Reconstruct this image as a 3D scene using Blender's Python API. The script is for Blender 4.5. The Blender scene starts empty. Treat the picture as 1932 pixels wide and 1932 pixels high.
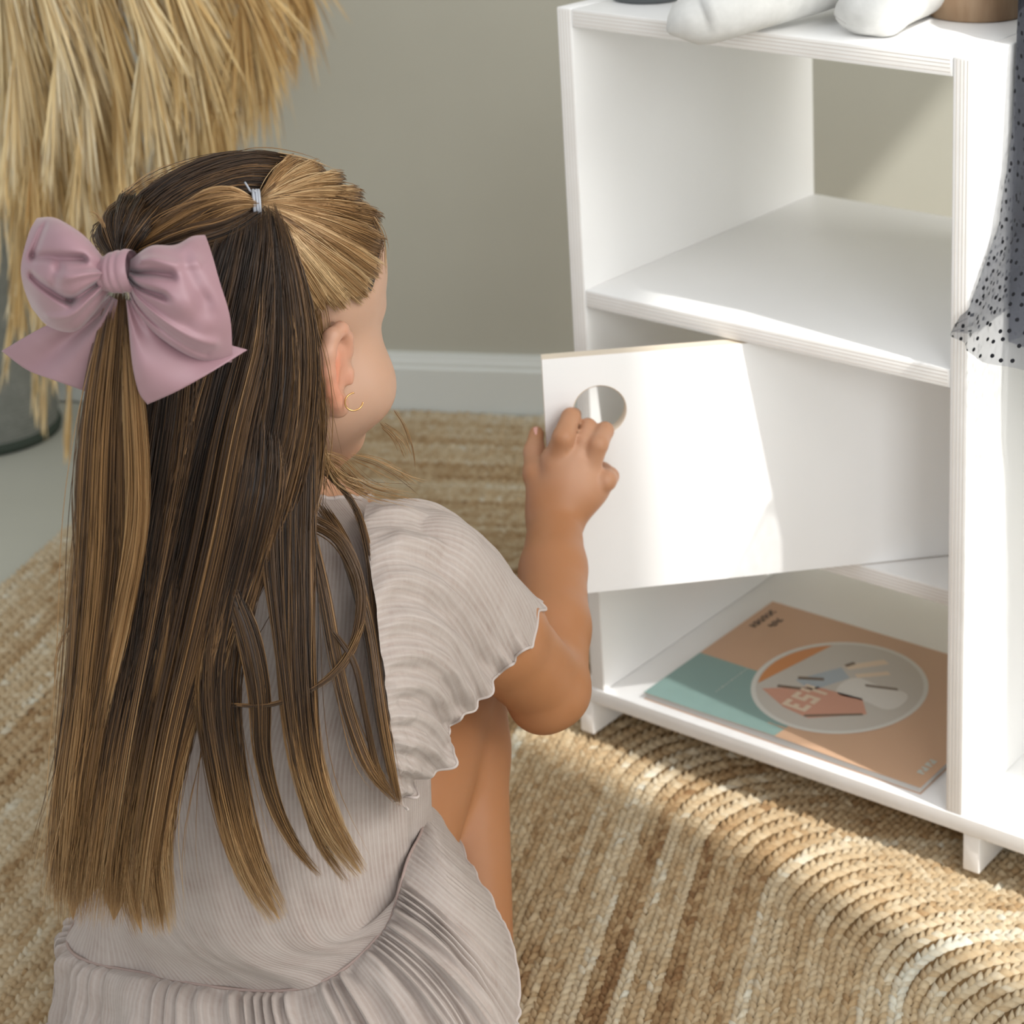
import bpy, bmesh, math, random
import numpy as np
from mathutils import Vector, Matrix
rng = np.random.default_rng(7)
random.seed(7)
S = bpy.context.scene
COL = S.collection
PI = math.pi

# ------------------------------------------------------------------ camera
FPX, PCX, PCY, PITCH, CAMH = 3681.0, 1679.5, 453.1, 0.3015, 0.998
cam_d = bpy.data.cameras.new('camera')
cam = bpy.data.objects.new('camera', cam_d); COL.objects.link(cam)
cam_d.sensor_width = 36.0; cam_d.sensor_fit = 'HORIZONTAL'
cam_d.lens = FPX / 1932.0 * 36.0
cam_d.shift_x = (966.0 - PCX) / 1932.0
cam_d.shift_y = -(966.0 - PCY) / 1932.0
cam.location = (0, 0, CAMH)
cam.rotation_euler = (PI / 2 - PITCH, 0, 0)
cam_d.clip_start = 0.05
cam_d.dof.use_dof = True
cam_d.dof.focus_distance = 1.27
cam_d.dof.aperture_fstop = 10.0
S.camera = cam

# ------------------------------------------------------------------ light
S.view_settings.view_transform = 'Standard'
S.view_settings.look = 'None'
S.view_settings.gamma = 1.0
S.view_settings.use_curve_mapping = False
S.view_settings.exposure = 0.0
W = bpy.data.worlds.new('room_light'); S.world = W
W.use_nodes = True
bg = W.node_tree.nodes['Background']
bg.inputs[0].default_value = (0.94, 0.97, 1.0, 1)
bg.inputs[1].default_value = 0.80

YAW = -0.5509
CX = np.array([math.cos(YAW), math.sin(YAW), 0.0])      # along the wardrobe front
CY = np.array([-math.sin(YAW), math.cos(YAW), 0.0])     # into the wardrobe
C0 = np.array([-0.2809, 1.6260, 0.0])
def cabw(x, y, z):
    return C0 + CX * x + CY * y + np.array([0, 0, z])
sun_dir = Vector((*(-CX + CY * 0.125), 0)[:3]) ; sun_dir.z = -1.06
sd = bpy.data.lights.new('sun', 'SUN'); so = bpy.data.objects.new('sun', sd); COL.objects.link(so)
so.rotation_euler = sun_dir.to_track_quat('-Z', 'Y').to_euler()
sd.energy = 3.7; sd.angle = math.radians(0.9); sd.color = (1.0, 0.98, 0.945)
ad = bpy.data.lights.new('window_sky', 'AREA'); ao = bpy.data.objects.new('window_sky', ad); COL.objects.link(ao)
ad.shape = 'RECTANGLE'; ad.size = 1.9; ad.size_y = 1.7; ad.energy = 70; ad.color = (1.0, 0.985, 0.965)
ao.location = (1.45, 0.55, 1.45)
ao.rotation_euler = Vector((-1.0, 0.38, -0.42)).to_track_quat('-Z', 'Y').to_euler()

rd = bpy.data.lights.new('rear_fill_light', 'AREA'); ro_ = bpy.data.objects.new('rear_fill_light', rd); COL.objects.link(ro_)  # added fill lamp behind the camera, brightens the wardrobe interior; no window stands there
rd.shape = 'RECTANGLE'; rd.size = 1.6; rd.size_y = 1.4; rd.energy = 48; rd.color = (0.98, 0.99, 1.0)
ro_.location = (1.15, -1.2, 1.5)
ro_.rotation_euler = Vector((-0.42, 1.0, -0.36)).to_track_quat('-Z', 'Y').to_euler()

# ------------------------------------------------------------------ helpers
def spot(u, v, y):
    """world point at forward distance y (metres) for a measured sight line"""
    a = (u - PCX) / FPX; b = -(v - PCY) / FPX
    cp, sp = math.cos(PITCH), math.sin(PITCH)
    d = np.array([a, cp + sp * b, -sp + cp * b])
    return np.array([0, 0, CAMH]) + d * (y / d[1])
def tag(o, label=None, cat=None, group=None, kind=None):
    if label: o['label'] = label
    if cat: o['category'] = cat
    if group: o['group'] = group
    if kind: o['kind'] = kind
    return o
def empty(name, loc=(0, 0, 0), parent=None):
    o = bpy.data.objects.new(name, None); COL.objects.link(o); o.location = loc
    o.empty_display_size = 0.02
    if parent is not None: attach(o, parent)
    return o
def world_of(o):
    m = Matrix.LocRotScale(o.location, o.rotation_euler, o.scale)
    p = o.parent
    while p is not None:
        m = Matrix.LocRotScale(p.location, p.rotation_euler, p.scale) @ m
        p = p.parent
    return m
def attach(o, parent):
    """parent o, keeping its place in the world"""
    w = world_of(o); o.parent = parent
    l = world_of(parent).inverted() @ w
    o.location = l.to_translation(); o.rotation_euler = l.to_euler()
def mesh(name, V, F, mat=None, parent=None, smooth=True, attrs=None):
    """V (n,3); F: (m,k) array or list of such arrays / faces; world coordinates"""
    me = bpy.data.meshes.new(name)
    V = np.asarray(V, np.float32)
    if isinstance(F, np.ndarray): F = [F]
    if len(F) and not isinstance(F[0], np.ndarray):
        me.from_pydata(V.tolist(), [], [list(f) for f in F])
    else:
        F = [f for f in F if len(f)]
        me.vertices.add(len(V)); me.vertices.foreach_set('co', V.ravel())
        idx = np.concatenate([f.ravel() for f in F]).astype(np.int32)
        tot = np.concatenate([np.full(len(f), f.shape[1], np.int32) for f in F])
        st = np.concatenate([[0], np.cumsum(tot)[:-1]]).astype(np.int32)
        me.loops.add(len(idx)); me.loops.foreach_set('vertex_index', idx)
        me.polygons.add(len(tot)); me.polygons.foreach_set('loop_start', st)
        me.update(calc_edges=True)
    if smooth: me.polygons.foreach_set('use_smooth', np.ones(len(me.polygons), bool))
    if attrs:
        for k, a in attrs.items():
            at = me.attributes.new(k, 'FLOAT', 'POINT'); at.data.foreach_set('value', np.asarray(a, np.float32))
    if mat: me.materials.append(mat)
    me.validate()
    o = bpy.data.objects.new(name, me); COL.objects.link(o)
    if parent is not None:
        o.parent = parent
        o.location = world_of(parent).inverted().to_translation() if not any(world_of(parent).to_euler()) else (0, 0, 0)
        if any(world_of(parent).to_euler()):
            l = world_of(parent).inverted(); o.location = l.to_translation(); o.rotation_euler = l.to_euler()
    return o
def bm_obj(name, bm, mat=None, parent=None, smooth=False):
    me = bpy.data.meshes.new(name); bm.normal_update(); bm.to_mesh(me); bm.free()
    if smooth: me.polygons.foreach_set('use_smooth', np.ones(len(me.polygons), bool))
    if mat: me.materials.append(mat)
    o = bpy.data.objects.new(name, me); COL.objects.link(o)
    if parent is not None: o.parent = parent
    return o
def box_bm(x0, x1, y0, y1, z0, z1, bev=0.0, seg=2):
    bm = bmesh.new()
    bmesh.ops.create_cube(bm, size=1.0)
    for v in bm.verts:
        v.co = Vector((x0 if v.co.x < 0 else x1, y0 if v.co.y < 0 else y1, z0 if v.co.z < 0 else z1))
    if bev: bmesh.ops.bevel(bm, geom=bm.edges[:], offset=bev, segments=seg, affect='EDGES', profile=0.5)
    return bm
def grid_faces(n, m, wrap_m=False, off=0):
    i = np.arange(n - 1)[:, None]; j = np.arange(m if wrap_m else m - 1)[None, :]
    j2 = (j + 1) % m
    return np.stack([i * m + j, i * m + j2, (i + 1) * m + j2, (i + 1) * m + j], -1).reshape(-1, 4) + off
def unit(v):
    v = np.asarray(v, float); return v / (np.linalg.norm(v, axis=-1, keepdims=True) + 1e-12)
def catmull(P, n):
    """smooth curve through control rows P (k,d), n samples, arc-even"""
    P = np.asarray(P, float); k = len(P)
    Q = np.vstack([2 * P[0] - P[1], P, 2 * P[-1] - P[-2]])
    t = np.linspace(0, k - 1, max(n * 3, 40)); i = np.minimum(t.astype(int), k - 2); s = (t - i)[:, None]
    a, b, c, d = Q[i], Q[i + 1], Q[i + 2], Q[i + 3]
    C = 0.5 * (2 * b + (c - a) * s + (2 * a - 5 * b + 4 * c - d) * s**2 + (3 * b - a - 3 * c + d) * s**3)
    L = np.concatenate([[0], np.cumsum(np.linalg.norm(np.diff(C[:, :3], axis=0), axis=1))])
    q = np.linspace(0, L[-1], n)
    return np.stack([np.interp(q, L, C[:, j]) for j in range(P.shape[1])], 1)
def tube_arrays(C, R, seg=8, cap=True):
    """round tube along C (n,3) with radii R (n,)"""
    C = np.asarray(C, float); n = len(C); R = np.broadcast_to(np.asarray(R, float), (n,))
    T = unit(np.gradient(C, axis=0))
    ref = np.array([0, 0, 1.0]) if abs(T[0, 2]) < 0.9 else np.array([1.0, 0, 0])
    A = np.zeros_like(C); a = unit(np.cross(T[0], ref))
    for i in range(n):
        a = unit(a - T[i] * np.dot(a, T[i])); A[i] = a
    B = np.cross(T, A)
    th = np.linspace(0, 2 * PI, seg, endpoint=False)
    V = (C[:, None] + (A[:, None] * np.cos(th)[None, :, None] + B[:, None] * np.sin(th)[None, :, None]) * R[:, None, None]).reshape(-1, 3)
    F = [grid_faces(n, seg, True)]
    if cap:
        V = np.vstack([V, C[:1], C[-1:]]); k = n * seg
        j = np.arange(seg)
        F.append(np.stack([np.full(seg, k), (j + 1) % seg, j], 1))
        F.append(np.stack([np.full(seg, k + 1), (n - 1) * seg + j, (n - 1) * seg + (j + 1) % seg], 1))
    return V, F
def merge(parts):
    V = []; F3 = []; F4 = []; o = 0
    for v, f in parts:
        V.append(v)
        for a in f: (F3 if a.shape[1] == 3 else F4).append(a + o)
        o += len(v)
    out = []
    if F3: out.append(np.vstack(F3))
    if F4: out.append(np.vstack(F4))
    return np.vstack(V), out
def vnoise(x, y, seed=0):
    """smooth value noise, arrays"""
    r = np.random.default_rng(seed).random((64, 64))
    xi = np.floor(x).astype(int); yi = np.floor(y).astype(int); fx = x - xi; fy = y - yi
    fx = fx * fx * (3 - 2 * fx); fy = fy * fy * (3 - 2 * fy)
    g = lambda a, b: r[a % 64, b % 64]
    return (g(xi, yi) * (1 - fx) * (1 - fy) + g(xi + 1, yi) * fx * (1 - fy) + g(xi, yi + 1) * (1 - fx) * fy + g(xi + 1, yi + 1) * fx * fy) * 2 - 1

# ------------------------------------------------------------------ materials
def srgb(r, g, b):
    f = lambda c: (c / 255 / 12.92) if c / 255 <= 0.04045 else ((c / 255 + 0.055) / 1.055) ** 2.4
    return (f(r), f(g), f(b), 1)
class NM:
    def __init__(s, name, rough=0.6, spec=0.5):
        s.m = bpy.data.materials.new(name); s.m.use_nodes = True
        s.t = s.m.node_tree; s.b = s.t.nodes['Principled BSDF']; s.out = s.t.nodes['Material Output']
        s.b.inputs['Roughness'].default_value = rough
        s.b.inputs['Specular IOR Level'].default_value = spec
    def n(s, typ, **kw):
        nd = s.t.nodes.new(typ)
        for k, v in kw.items():
            if k.startswith('i_'):
                key = k[2:]; key = int(key) if key.isdigit() else key.replace('_', ' ')
                nd.inputs[key].default_value = v
            else: setattr(nd, k, v)
        return nd
    def l(s, a, b): s.t.links.new(a, b)
    def ramp(s, fac, stops):
        r = s.n('ShaderNodeValToRGB'); e = r.color_ramp.elements
        while len(e) < len(stops): e.new(0.5)
        for x, (p, c) in zip(e, stops): x.position = p; x.color = c
        s.l(fac, r.inputs[0]); return r.outputs[0]
    def coord(s, kind='Object', scale=(1, 1, 1), rot=(0, 0, 0)):
        tc = s.n('ShaderNodeTexCoord'); mp = s.n('ShaderNodeMapping')
        mp.inputs['Scale'].default_value = scale; mp.inputs['Rotation'].default_value = rot
        s.l(tc.outputs[kind], mp.inputs[0]); return mp.outputs[0]
    def noise(s, vec, scale, detail=3, rough=0.55):
        nd = s.n('ShaderNodeTexNoise'); nd.inputs['Scale'].default_value = scale; nd.inputs['Detail'].default_value = detail
        nd.inputs['Roughness'].default_value = rough
        if vec is not None: s.l(vec, nd.inputs['Vector'])
        return nd.outputs[0]
    def wave(s, vec, scale, dist=0.0, direction='X', detail=1.0, dscale=1.0):
        nd = s.n('ShaderNodeTexWave'); nd.bands_direction = direction
        nd.inputs['Scale'].default_value = scale; nd.inputs['Distortion'].default_value = dist
        nd.inputs['Detail'].default_value = detail; nd.inputs['Detail Scale'].default_value = dscale
        s.l(vec, nd.inputs['Vector']); return nd.outputs['Fac']
    def attr(s, name):
        a = s.n('ShaderNodeAttribute'); a.attribute_name = name; return a.outputs['Fac']
    def math(s, op, a, b=None):
        nd = s.n('ShaderNodeMath', operation=op)
        for i, x in enumerate([a, b]):
            if x is None: continue
            if isinstance(x, (int, float)): nd.inputs[i].default_value = x
            else: s.l(x, nd.inputs[i])
        return nd.outputs[0]
    def mix(s, fac, a, b, mode='MIX'):
        nd = s.n('ShaderNodeMix', data_type='RGBA', blend_type=mode)
        for i, x in zip((0, 6, 7), (fac, a, b)):
            if isinstance(x, (int, float)): nd.inputs[i].default_value = x
            elif isinstance(x, tuple): nd.inputs[i].default_value = x
            else: s.l(x, nd.inputs[i])
        return nd.outputs[2]
    def col(s, c):
        if isinstance(c, tuple): s.b.inputs['Base Color'].default_value = c
        else: s.l(c, s.b.inputs['Base Color'])
    def bump(s, h, strength=0.3, dist=0.001):
        b = s.n('ShaderNodeBump'); b.inputs['Strength'].default_value = strength; b.inputs['Distance'].default_value = dist
        s.l(h, b.inputs['Height']); s.l(b.outputs[0], s.b.inputs['Normal'])
# ------------------------------------------------------------------ materials of the room and furniture
def m_wall():
    k = NM('taupe_plaster', 0.85, 0.2); v = k.coord('Object')
    n = k.noise(v, 3.0, 4); k.col(k.ramp(n, [(0.3, srgb(178, 176, 163)), (0.7, srgb(184, 182, 169))]))
    w = k.noise(k.coord('Object', (260, 260, 30)), 1.0, 2); k.bump(w, 0.12, 0.001); return k.m
def m_floor():
    k = NM('pale_grey_floor', 0.45, 0.4); v = k.coord('Object')
    k.col(k.ramp(k.noise(v, 2.2, 4), [(0.3, srgb(178, 178, 166)), (0.7, srgb(187, 187, 175))])); return k.m
def m_paint(name, c, rough=0.5):
    k = NM(name, rough, 0.4); k.col(c); k.bump(k.noise(k.coord('Object'), 90, 3), 0.06, 0.0006); return k.m
def m_board():
    k = NM('white_lacquered_board', 0.42, 0.45)
    k.col(k.ramp(k.noise(k.coord('Object', (1, 1, 1)), 8, 3), [(0.3, srgb(246, 245, 243)), (0.7, srgb(248, 247, 245))]))
    k.bump(k.noise(k.coord('Object', (20, 160, 160)), 1.0, 3), 0.05, 0.0005); return k.m
def m_ply():
    """whitewashed edge of the board: faint plies running with the edge"""
    k = NM('whitewashed_ply_edge', 0.6, 0.3)
    v = k.coord('Object')
    k.col(k.ramp(k.noise(k.coord('Object', (30, 30, 30)), 1.0, 3), [(0.3, srgb(236, 232, 226)), (0.7, srgb(242, 239, 235))])); return k.m
M_WALL, M_FLOOR, M_BOARD, M_PLY = m_wall(), m_floor(), m_board(), m_ply()
M_SKIRT = m_paint('white_skirting_paint', srgb(214, 217, 212))
M_EDGE = m_paint('bare_ply_edge', srgb(226, 212, 192), 0.6)
M_PLYLINE = m_paint('ply_veneer_line', srgb(222, 215, 207), 0.7)

# ------------------------------------------------------------------ setting
RY = math.radians(-4.8)                     # the room runs a little off the sight line
room_c = np.array([-0.6787, 2.4741, 0.0])
RX = np.array([math.cos(RY), math.sin(RY), 0]); RN = np.array([-math.sin(RY), math.cos(RY), 0])
def roomw(x, y, z): return room_c + RX * x + RN * y + np.array([0, 0, z])
def room_box(name, x0, x1, y0, y1, z0, z1, mat, bev=0.0):
    o = bm_obj(name, box_bm(x0, x1, y0, y1, z0, z1, bev), mat)
    o.location = room_c; o.rotation_euler = (0, 0, RY); return tag(o, kind='structure')
room_box('floor', -1.6, 2.35, -3.2, 0.1, -0.05, -0.013, M_FLOOR)
room_box('wall_back', -1.6, 2.2, 0.0, 0.1, -0.05, 2.5, M_WALL)
# skirting board with a stepped, rounded top
def skirting():
    prof = [(0.0, -0.01), (-0.014, -0.01), (-0.014, 0.052), (-0.0105, 0.055), (-0.0105, 0.060), (-0.008, 0.064), (-0.006, 0.071), (0.0, 0.072)]
    bm = bmesh.new(); rows = []
    for x in (-1.6, 2.2): rows.append([bm.verts.new((x, y, z)) for y, z in prof])
    n = len(prof)
    for i in range(n): bm.faces.new((rows[0][i], rows[0][(i + 1) % n], rows[1][(i + 1) % n], rows[1][i]))
    bm.faces.new(rows[0][::-1]); bm.faces.new(rows[1])
    o = bm_obj('baseboard_back', bm, M_SKIRT); o.location = room_c; o.rotation_euler = (0, 0, RY)
    return tag(o, kind='structure')
skirting()
# right-hand wall with the window the light comes through (outside the frame)
WXR = 2.0
def right_wall():
    wins = [(-1.965, -1.50, 0.20, 2.44), (-1.38, -0.70, 0.45, 2.18)]      # a tall casement, then a lower one
    bm = bmesh.new(); ycut = [-3.2, wins[0][0], wins[0][1], wins[1][0], wins[1][1], 0.0]
    bl = [(WXR, WXR + .12, ycut[i], ycut[i + 1], -.05, 3.6) for i in (0, 2, 4)]
    for y0, y1, z0, z1 in wins: bl += [(WXR, WXR + .12, y0, y1, -.05, z0), (WXR, WXR + .12, y0, y1, z1, 3.6)]
    for a in bl:
        b = box_bm(*a); me = bpy.data.meshes.new('tmp'); b.to_mesh(me); b.free(); bm.from_mesh(me); bpy.data.meshes.remove(me)
    o = bm_obj('wall_right', bm, M_WALL); o.location = room_c; o.rotation_euler = (0, 0, RY); tag(o, kind='structure')
    t = 0.03
    for i, (y0, y1, z0, z1) in enumerate(wins):
        w = empty('window_%d' % (i + 1), room_c); w.rotation_euler = (0, 0, RY); tag(w, kind='structure')
        for a in [(WXR + .03, WXR + .08, y0, y0 + t, z0, z1), (WXR + .03, WXR + .08, y1 - t, y1, z0, z1),
                  (WXR + .03, WXR + .08, y0 + t, y1 - t, z0, z0 + t), (WXR + .03, WXR + .08, y0 + t, y1 - t, z1 - t, z1)]:
            bm_obj('window_frame', box_bm(*a, 0.004), M_SKIRT, w)
right_wall()
# ------------------------------------------------------------------ wardrobe (local x along the front, y inward)
T = 0.01584; IW = 0.3686; XD = T + IW; DEP = 0.3623
ZT, ZM, ZL, ZB, ZF = 0.698, 0.4491, 0.2150, 0.0524, 0.0366
XE = 0.98
ward = empty('wardrobe', C0); ward.rotation_euler = (0, 0, YAW)
tag(ward, 'white plywood toddler wardrobe with open shelf, swivel door and low magazine shelf', 'wardrobe')
def panel(name, x0, x1, y0, y1, z0, z1, axis, parent=ward, mat=None, plies=True):
    """a board with soft edges; its front edge shows thin veneer lines running along 'axis'"""
    o = bm_obj(name, box_bm(x0, x1, y0, y1, z0, z1, 0.0011, 2), mat or M_BOARD, parent, True)
    o.data.materials.append(M_PLY)
    for p in o.data.polygons:
        if p.normal.y < -0.9: p.material_index = 1
    if plies:
        bm = bmesh.new()
        for f in (0.22, 0.42, 0.61, 0.80):
            g = 0.00045
            if axis == 'z': a = (x0 + (x1 - x0) * f - g, x0 + (x1 - x0) * f + g, y0 - 0.00012, y0 + 0.0008, z0 + .002, z1 - .002)
            else: a = (x0 + .002, x1 - .002, y0 - 0.00012, y0 + 0.0008, z0 + (z1 - z0) * f - g, z0 + (z1 - z0) * f + g)
            b = box_bm(*a); me = bpy.data.meshes.new('tmp'); b.to_mesh(me); b.free(); bm.from_mesh(me); bpy.data.meshes.remove(me)
        bm_obj('veneer_lines', bm, M_PLYLINE, o)['kind'] = 'stuff'
    return o
panel('side_panel', 0, T, 0, DEP, ZB, ZT, 'z')
panel('divider_panel', XD, XD + T, 0, DEP, ZB, ZT, 'z')
panel('top_board', T + .0003, XD - .0003, 0, DEP, ZT - T, ZT, 'x')
panel('shelf', T + .0003, XD - .0003, 0.0004, DEP, ZM - T, ZM, 'x')
panel('shelf', T + .0003, XD - .0003, 0.073, DEP, ZL - T, ZL, 'x')
panel('bottom_board', -T, XE + T, -0.0006, DEP, ZB - T, ZB, 'x', plies=False)
for x in (-T - .0015, XD + T, XE - .01):
    for y in (0.002, DEP - 0.083): panel('foot', x, x + T, y, y + 0.08, 0.0, ZB - T - .0002, 'z', plies=False)
panel('side_panel', XE, XE + T, 0, DEP, ZB, 1.02, 'z', plies=False)
panel('upright_post', XD + T + .02, XD + T + .05, DEP - .05, DEP - .02, ZB, 1.02, 'z', plies=False)
panel('top_rail', XD + T + .02, XE, 0.17, 0.20, 1.0, 1.02, 'x', plies=False)
panel('top_rail', XD + T + .02, XD + T + .05, 0.17, DEP - .02, 1.0, 1.02, 'x', plies=False)
V, F = tube_arrays([cabw(x, .185, .93) for x in np.linspace(XD + T + .035, XE + .002, 12)], .011, 16)
mesh('hanging_rod', V, F, M_EDGE, ward)
for x in (XD + T + .035,): panel('rod_hanger', x - .008, x + .008, .177, .193, .925, 1.002, 'z', plies=False)
# door: swivels on its middle, 44.8 degrees open
DA = np.array([0.0753887, -0.13096967]) * 0.88
DL, DZ0, DZ1, DTH = 0.3675, 0.2164, 0.4315, 0.0125
DANG = math.radians(44.8)
def make_door():
    d = empty('door', (DA[0], DA[1], 0)); d.parent = ward; d.rotation_euler = (0, 0, DANG)
    hx, hz, r = 0.0450, 0.3825, 0.0212
    n = 48
    th = np.linspace(0, 2 * PI, n, endpoint=False) + PI / n
    ci = np.stack([hx + r * np.cos(th), hz + r * np.sin(th)], 1)
    # outer rectangle sampled by ray direction
    def rect(t):
        dx, dz = math.cos(t), math.sin(t); b = []
        if dx > 1e-9: b.append((0.105 - hx) / dx)
        if dx < -1e-9: b.append((0.0 - hx) / dx)
        if dz > 1e-9: b.append((DZ1 - hz) / dz)
        if dz < -1e-9: b.append((0.32 - hz) / dz)
        s = min(b); return (hx + dx * s, hz + dz * s)
    bm = bmesh.new()
    def ringpts(y, pts): return [bm.verts.new((x, y, z)) for x, z in pts]
    ro = [rect(t) for t in th]
    corners = [(0, DZ1), (0.105, DZ1), (0, 0.32), (0.105, 0.32)]
    for c in corners:
        j = min(range(n), key=lambda i: (ro[i][0] - c[0])**2 + (ro[i][1] - c[1])**2); ro[j] = c
    e = 0.0012
    rb = [(hx + (r + e) * math.cos(t), hz + (r + e) * math.sin(t)) for t in th]
    A0 = ringpts(0, ro); A1 = ringpts(0, rb); A2 = ringpts(e, ci.tolist()); A3 = ringpts(DTH - e, ci.tolist()); A4 = ringpts(DTH, rb); A5 = ringpts(DTH, ro)
    L = [A0, A1, A2, A3, A4, A5]
    for a, b in zip(L[:-1], L[1:]):
        for i in range(n):
            f = bm.faces.new((a[i], a[(i + 1) % n], b[(i + 1) % n], b[i]))
            if a is A2 or a is A1 or a is A3: f.material_index = 1; f.smooth = True
    # rest of the leaf
    def slab(x0, x1, z0, z1):
        for y, fl in ((0, False), (DTH, True)):
            q = [bm.verts.new(p) for p in ((x0, y, z0), (x1, y, z0), (x1, y, z1), (x0, y, z1))]
            bm.faces.new(q if not fl else q[::-1])
    slab(0, 0.105, DZ0, 0.32); slab(0.105, DL, DZ0, 0.32); slab(0.105, DL, 0.32, DZ1)
    def rim(p, q):
        v = [bm.verts.new(c) for c in ((p[0], 0, p[1]), (p[0], DTH, p[1]), (q[0], DTH, q[1]), (q[0], 0, q[1]))]
        bm.faces.new(v).material_index = 1
    rim((0, DZ1), (0, DZ0)); rim((0, DZ0), (DL, DZ0)); rim((DL, DZ0), (DL, DZ1)); rim((DL, DZ1), (0, DZ1))
    bmesh.ops.remove_doubles(bm, verts=bm.verts, dist=1e-5)
    bmesh.ops.recalc_face_normals(bm, faces=bm.faces)
    o = bm_obj('door_leaf', bm, M_BOARD, d); o.data.materials.append(M_EDGE); o['label'] = 'white door leaf with round finger hole'
    for z in (DZ0 - .0012, DZ1 - .0008):
        b = bmesh.new(); bmesh.ops.create_cone(b, cap_ends=True, segments=16, radius1=.003, radius2=.003, depth=.005)
        p = bm_obj('pivot_pin', b, M_SKIRT, d); p.location = (DL / 2, DTH / 2, z)
make_door()
# ------------------------------------------------------------------ braided jute rug, one row after another
def m_jute():
    k = NM('braided_jute', 0.9, 0.15)
    t = k.attr('tone')
    n = k.noise(k.coord('Object'), 260, 2)
    f = k.math('ADD', t, k.math('MULTIPLY', k.math('SUBTRACT', n, 0.5), 0.35))
    k.col(k.ramp(f, [(0.0, srgb(122, 90, 60)), (0.25, srgb(162, 134, 98)), (0.5, srgb(182, 160, 127)), (0.75, srgb(196, 180, 152)), (1.0, srgb(206, 202, 186))]))
    return k.m
M_JUTE = m_jute()
k_ = NM('jute_backing', 0.95, 0.1); k_.col(srgb(128, 102, 70)); M_JUTEB = k_.m
def make_rug():
    r = empty('jute_rug', roomw(0.4, -0.9, -0.0125))
    tag(r, 'natural tan jute rug of braided rows turning a rounded corner under the wardrobe', 'rug')
    xl, yf, w = -0.262, -0.020, 0.0118
    N = 98; xr = 1.2; yn = -1.50
    # backing
    P = [roomw(xl + .004, yn, -.0125), roomw(xr, yn, -.0125), roomw(xr, yf - .004, -.0125), roomw(xl + .004, yf - .004, -.0125)]
    Q = [p + np.array([0, 0, .0028]) for p in P]
    mesh('rug_backing', P + Q, [(4, 5, 6, 7), (0, 1, 5, 4), (1, 2, 6, 5), (2, 3, 7, 6), (3, 0, 4, 7)], M_JUTEB, r, False)
    # one stitch: half a spindle, 11 verts
    ring = np.array([[-1, 0], [0, 1.0], [1, 0]])
    prof = [(-.55, .62), (0, 1.0), (.55, .62)]
    base = [[-1, 0, .25]] + [[a, y * s, z * s] for a, s in prof for y, z in ring] + [[1, 0, .25]]
    base = np.array(base, float)                       # (11,3): along, across, up
    fc = []
    for i in range(2):
        for j in range(2):
            a = 1 + i * 3 + j; fc += [[a, a + 3, a + 4], [a, a + 4, a + 1]]
    fc += [[0, 1, 2], [0, 2, 3], [10, 8, 7], [10, 9, 8]]
    fc = np.array(fc)
    g = np.random.default_rng(3)
    for i in range(N):
        o = (i + .5) * w
        Rc = 0.085
        x0 = xl + o; y1 = yf - o
        line = [(x0, yn)] if y1 - Rc > yn else []
        pts = [(x0, yn + 0.0)]
        th = np.linspace(PI, PI / 2, 14)
        pts += [(x0 + Rc + Rc * math.cos(t), y1 - Rc + Rc * math.sin(t)) for t in th]
        pts += [(xr, y1)]
        pts = np.array(pts)
        L = np.concatenate([[0], np.cumsum(np.linalg.norm(np.diff(pts, axis=0), axis=1))])
        st = 0.0078 if i > 18 else 0.0105
        q = np.arange(0.002, L[-1], st); m = len(q)
        px = np.interp(q, L, pts[:, 0]); py = np.interp(q, L, pts[:, 1])
        px += 0.0012 * vnoise(q * 9, np.full(m, i * .31), 5); py += 0.0012 * vnoise(q * 9, np.full(m, i * .31), 6)
        tx = np.interp(q + .002, L, pts[:, 0]) - np.interp(q - .002, L, pts[:, 0]); ty = np.interp(q + .002, L, pts[:, 1]) - np.interp(q - .002, L, pts[:, 1])
        l = np.hypot(tx, ty); tx /= l; ty /= l
        rowtone = 0.5 + 0.13 * g.standard_normal()
        Vs = []; Ts = []
        for sgn in (-1, 1):
            ang = sgn * math.radians(33)
            ca, sa = math.cos(ang), math.sin(ang)
            dx = tx * ca - ty * sa; dy = tx * sa + ty * ca
            cx = px - ty * sgn * w * .245 + tx * (st * .5 if sgn > 0 else 0); cy = py + tx * sgn * w * .245 + ty * (st * .5 if sgn > 0 else 0)
            la = .0074 * (1 + .12 * g.standard_normal(m)); wa = .0037 * (1 + .12 * g.standard_normal(m)); ha = .0056 * (1 + .18 * g.standard_normal(m))
            A = base[None, :, 0] * la[:, None]; B = base[None, :, 1] * wa[:, None]; Z = base[None, :, 2] * ha[:, None] - .0096 + .0010 * vnoise(px * 40, py * 40, 9)[:, None]
            X = cx[:, None] + dx[:, None] * A - dy[:, None] * B; Y = cy[:, None] + dy[:, None] * A + dx[:, None] * B
            Wp = room_c[None, None] + X[..., None] * RX + Y[..., None] * RN; Wp[..., 2] += Z
            Vs.append(Wp.reshape(-1, 3))
            tone = rowtone + .12 * vnoise(q * 14 + i * 3.3, np.full(m, i * 1.7), 11) + .09 * g.standard_normal(m) + .10 * vnoise(px * 6, py * 6, 12)
            Ts.append(np.repeat(np.clip(tone, 0, 1), 11))
        V = np.vstack(Vs); k = 2 * m
        F = (fc[None] + (np.arange(k) * 11)[:, None, None]).reshape(-1, 3)
        mesh('braid_row', V, F, M_JUTE, r, True, {'tone': np.concatenate(Ts)})
make_rug()
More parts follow.
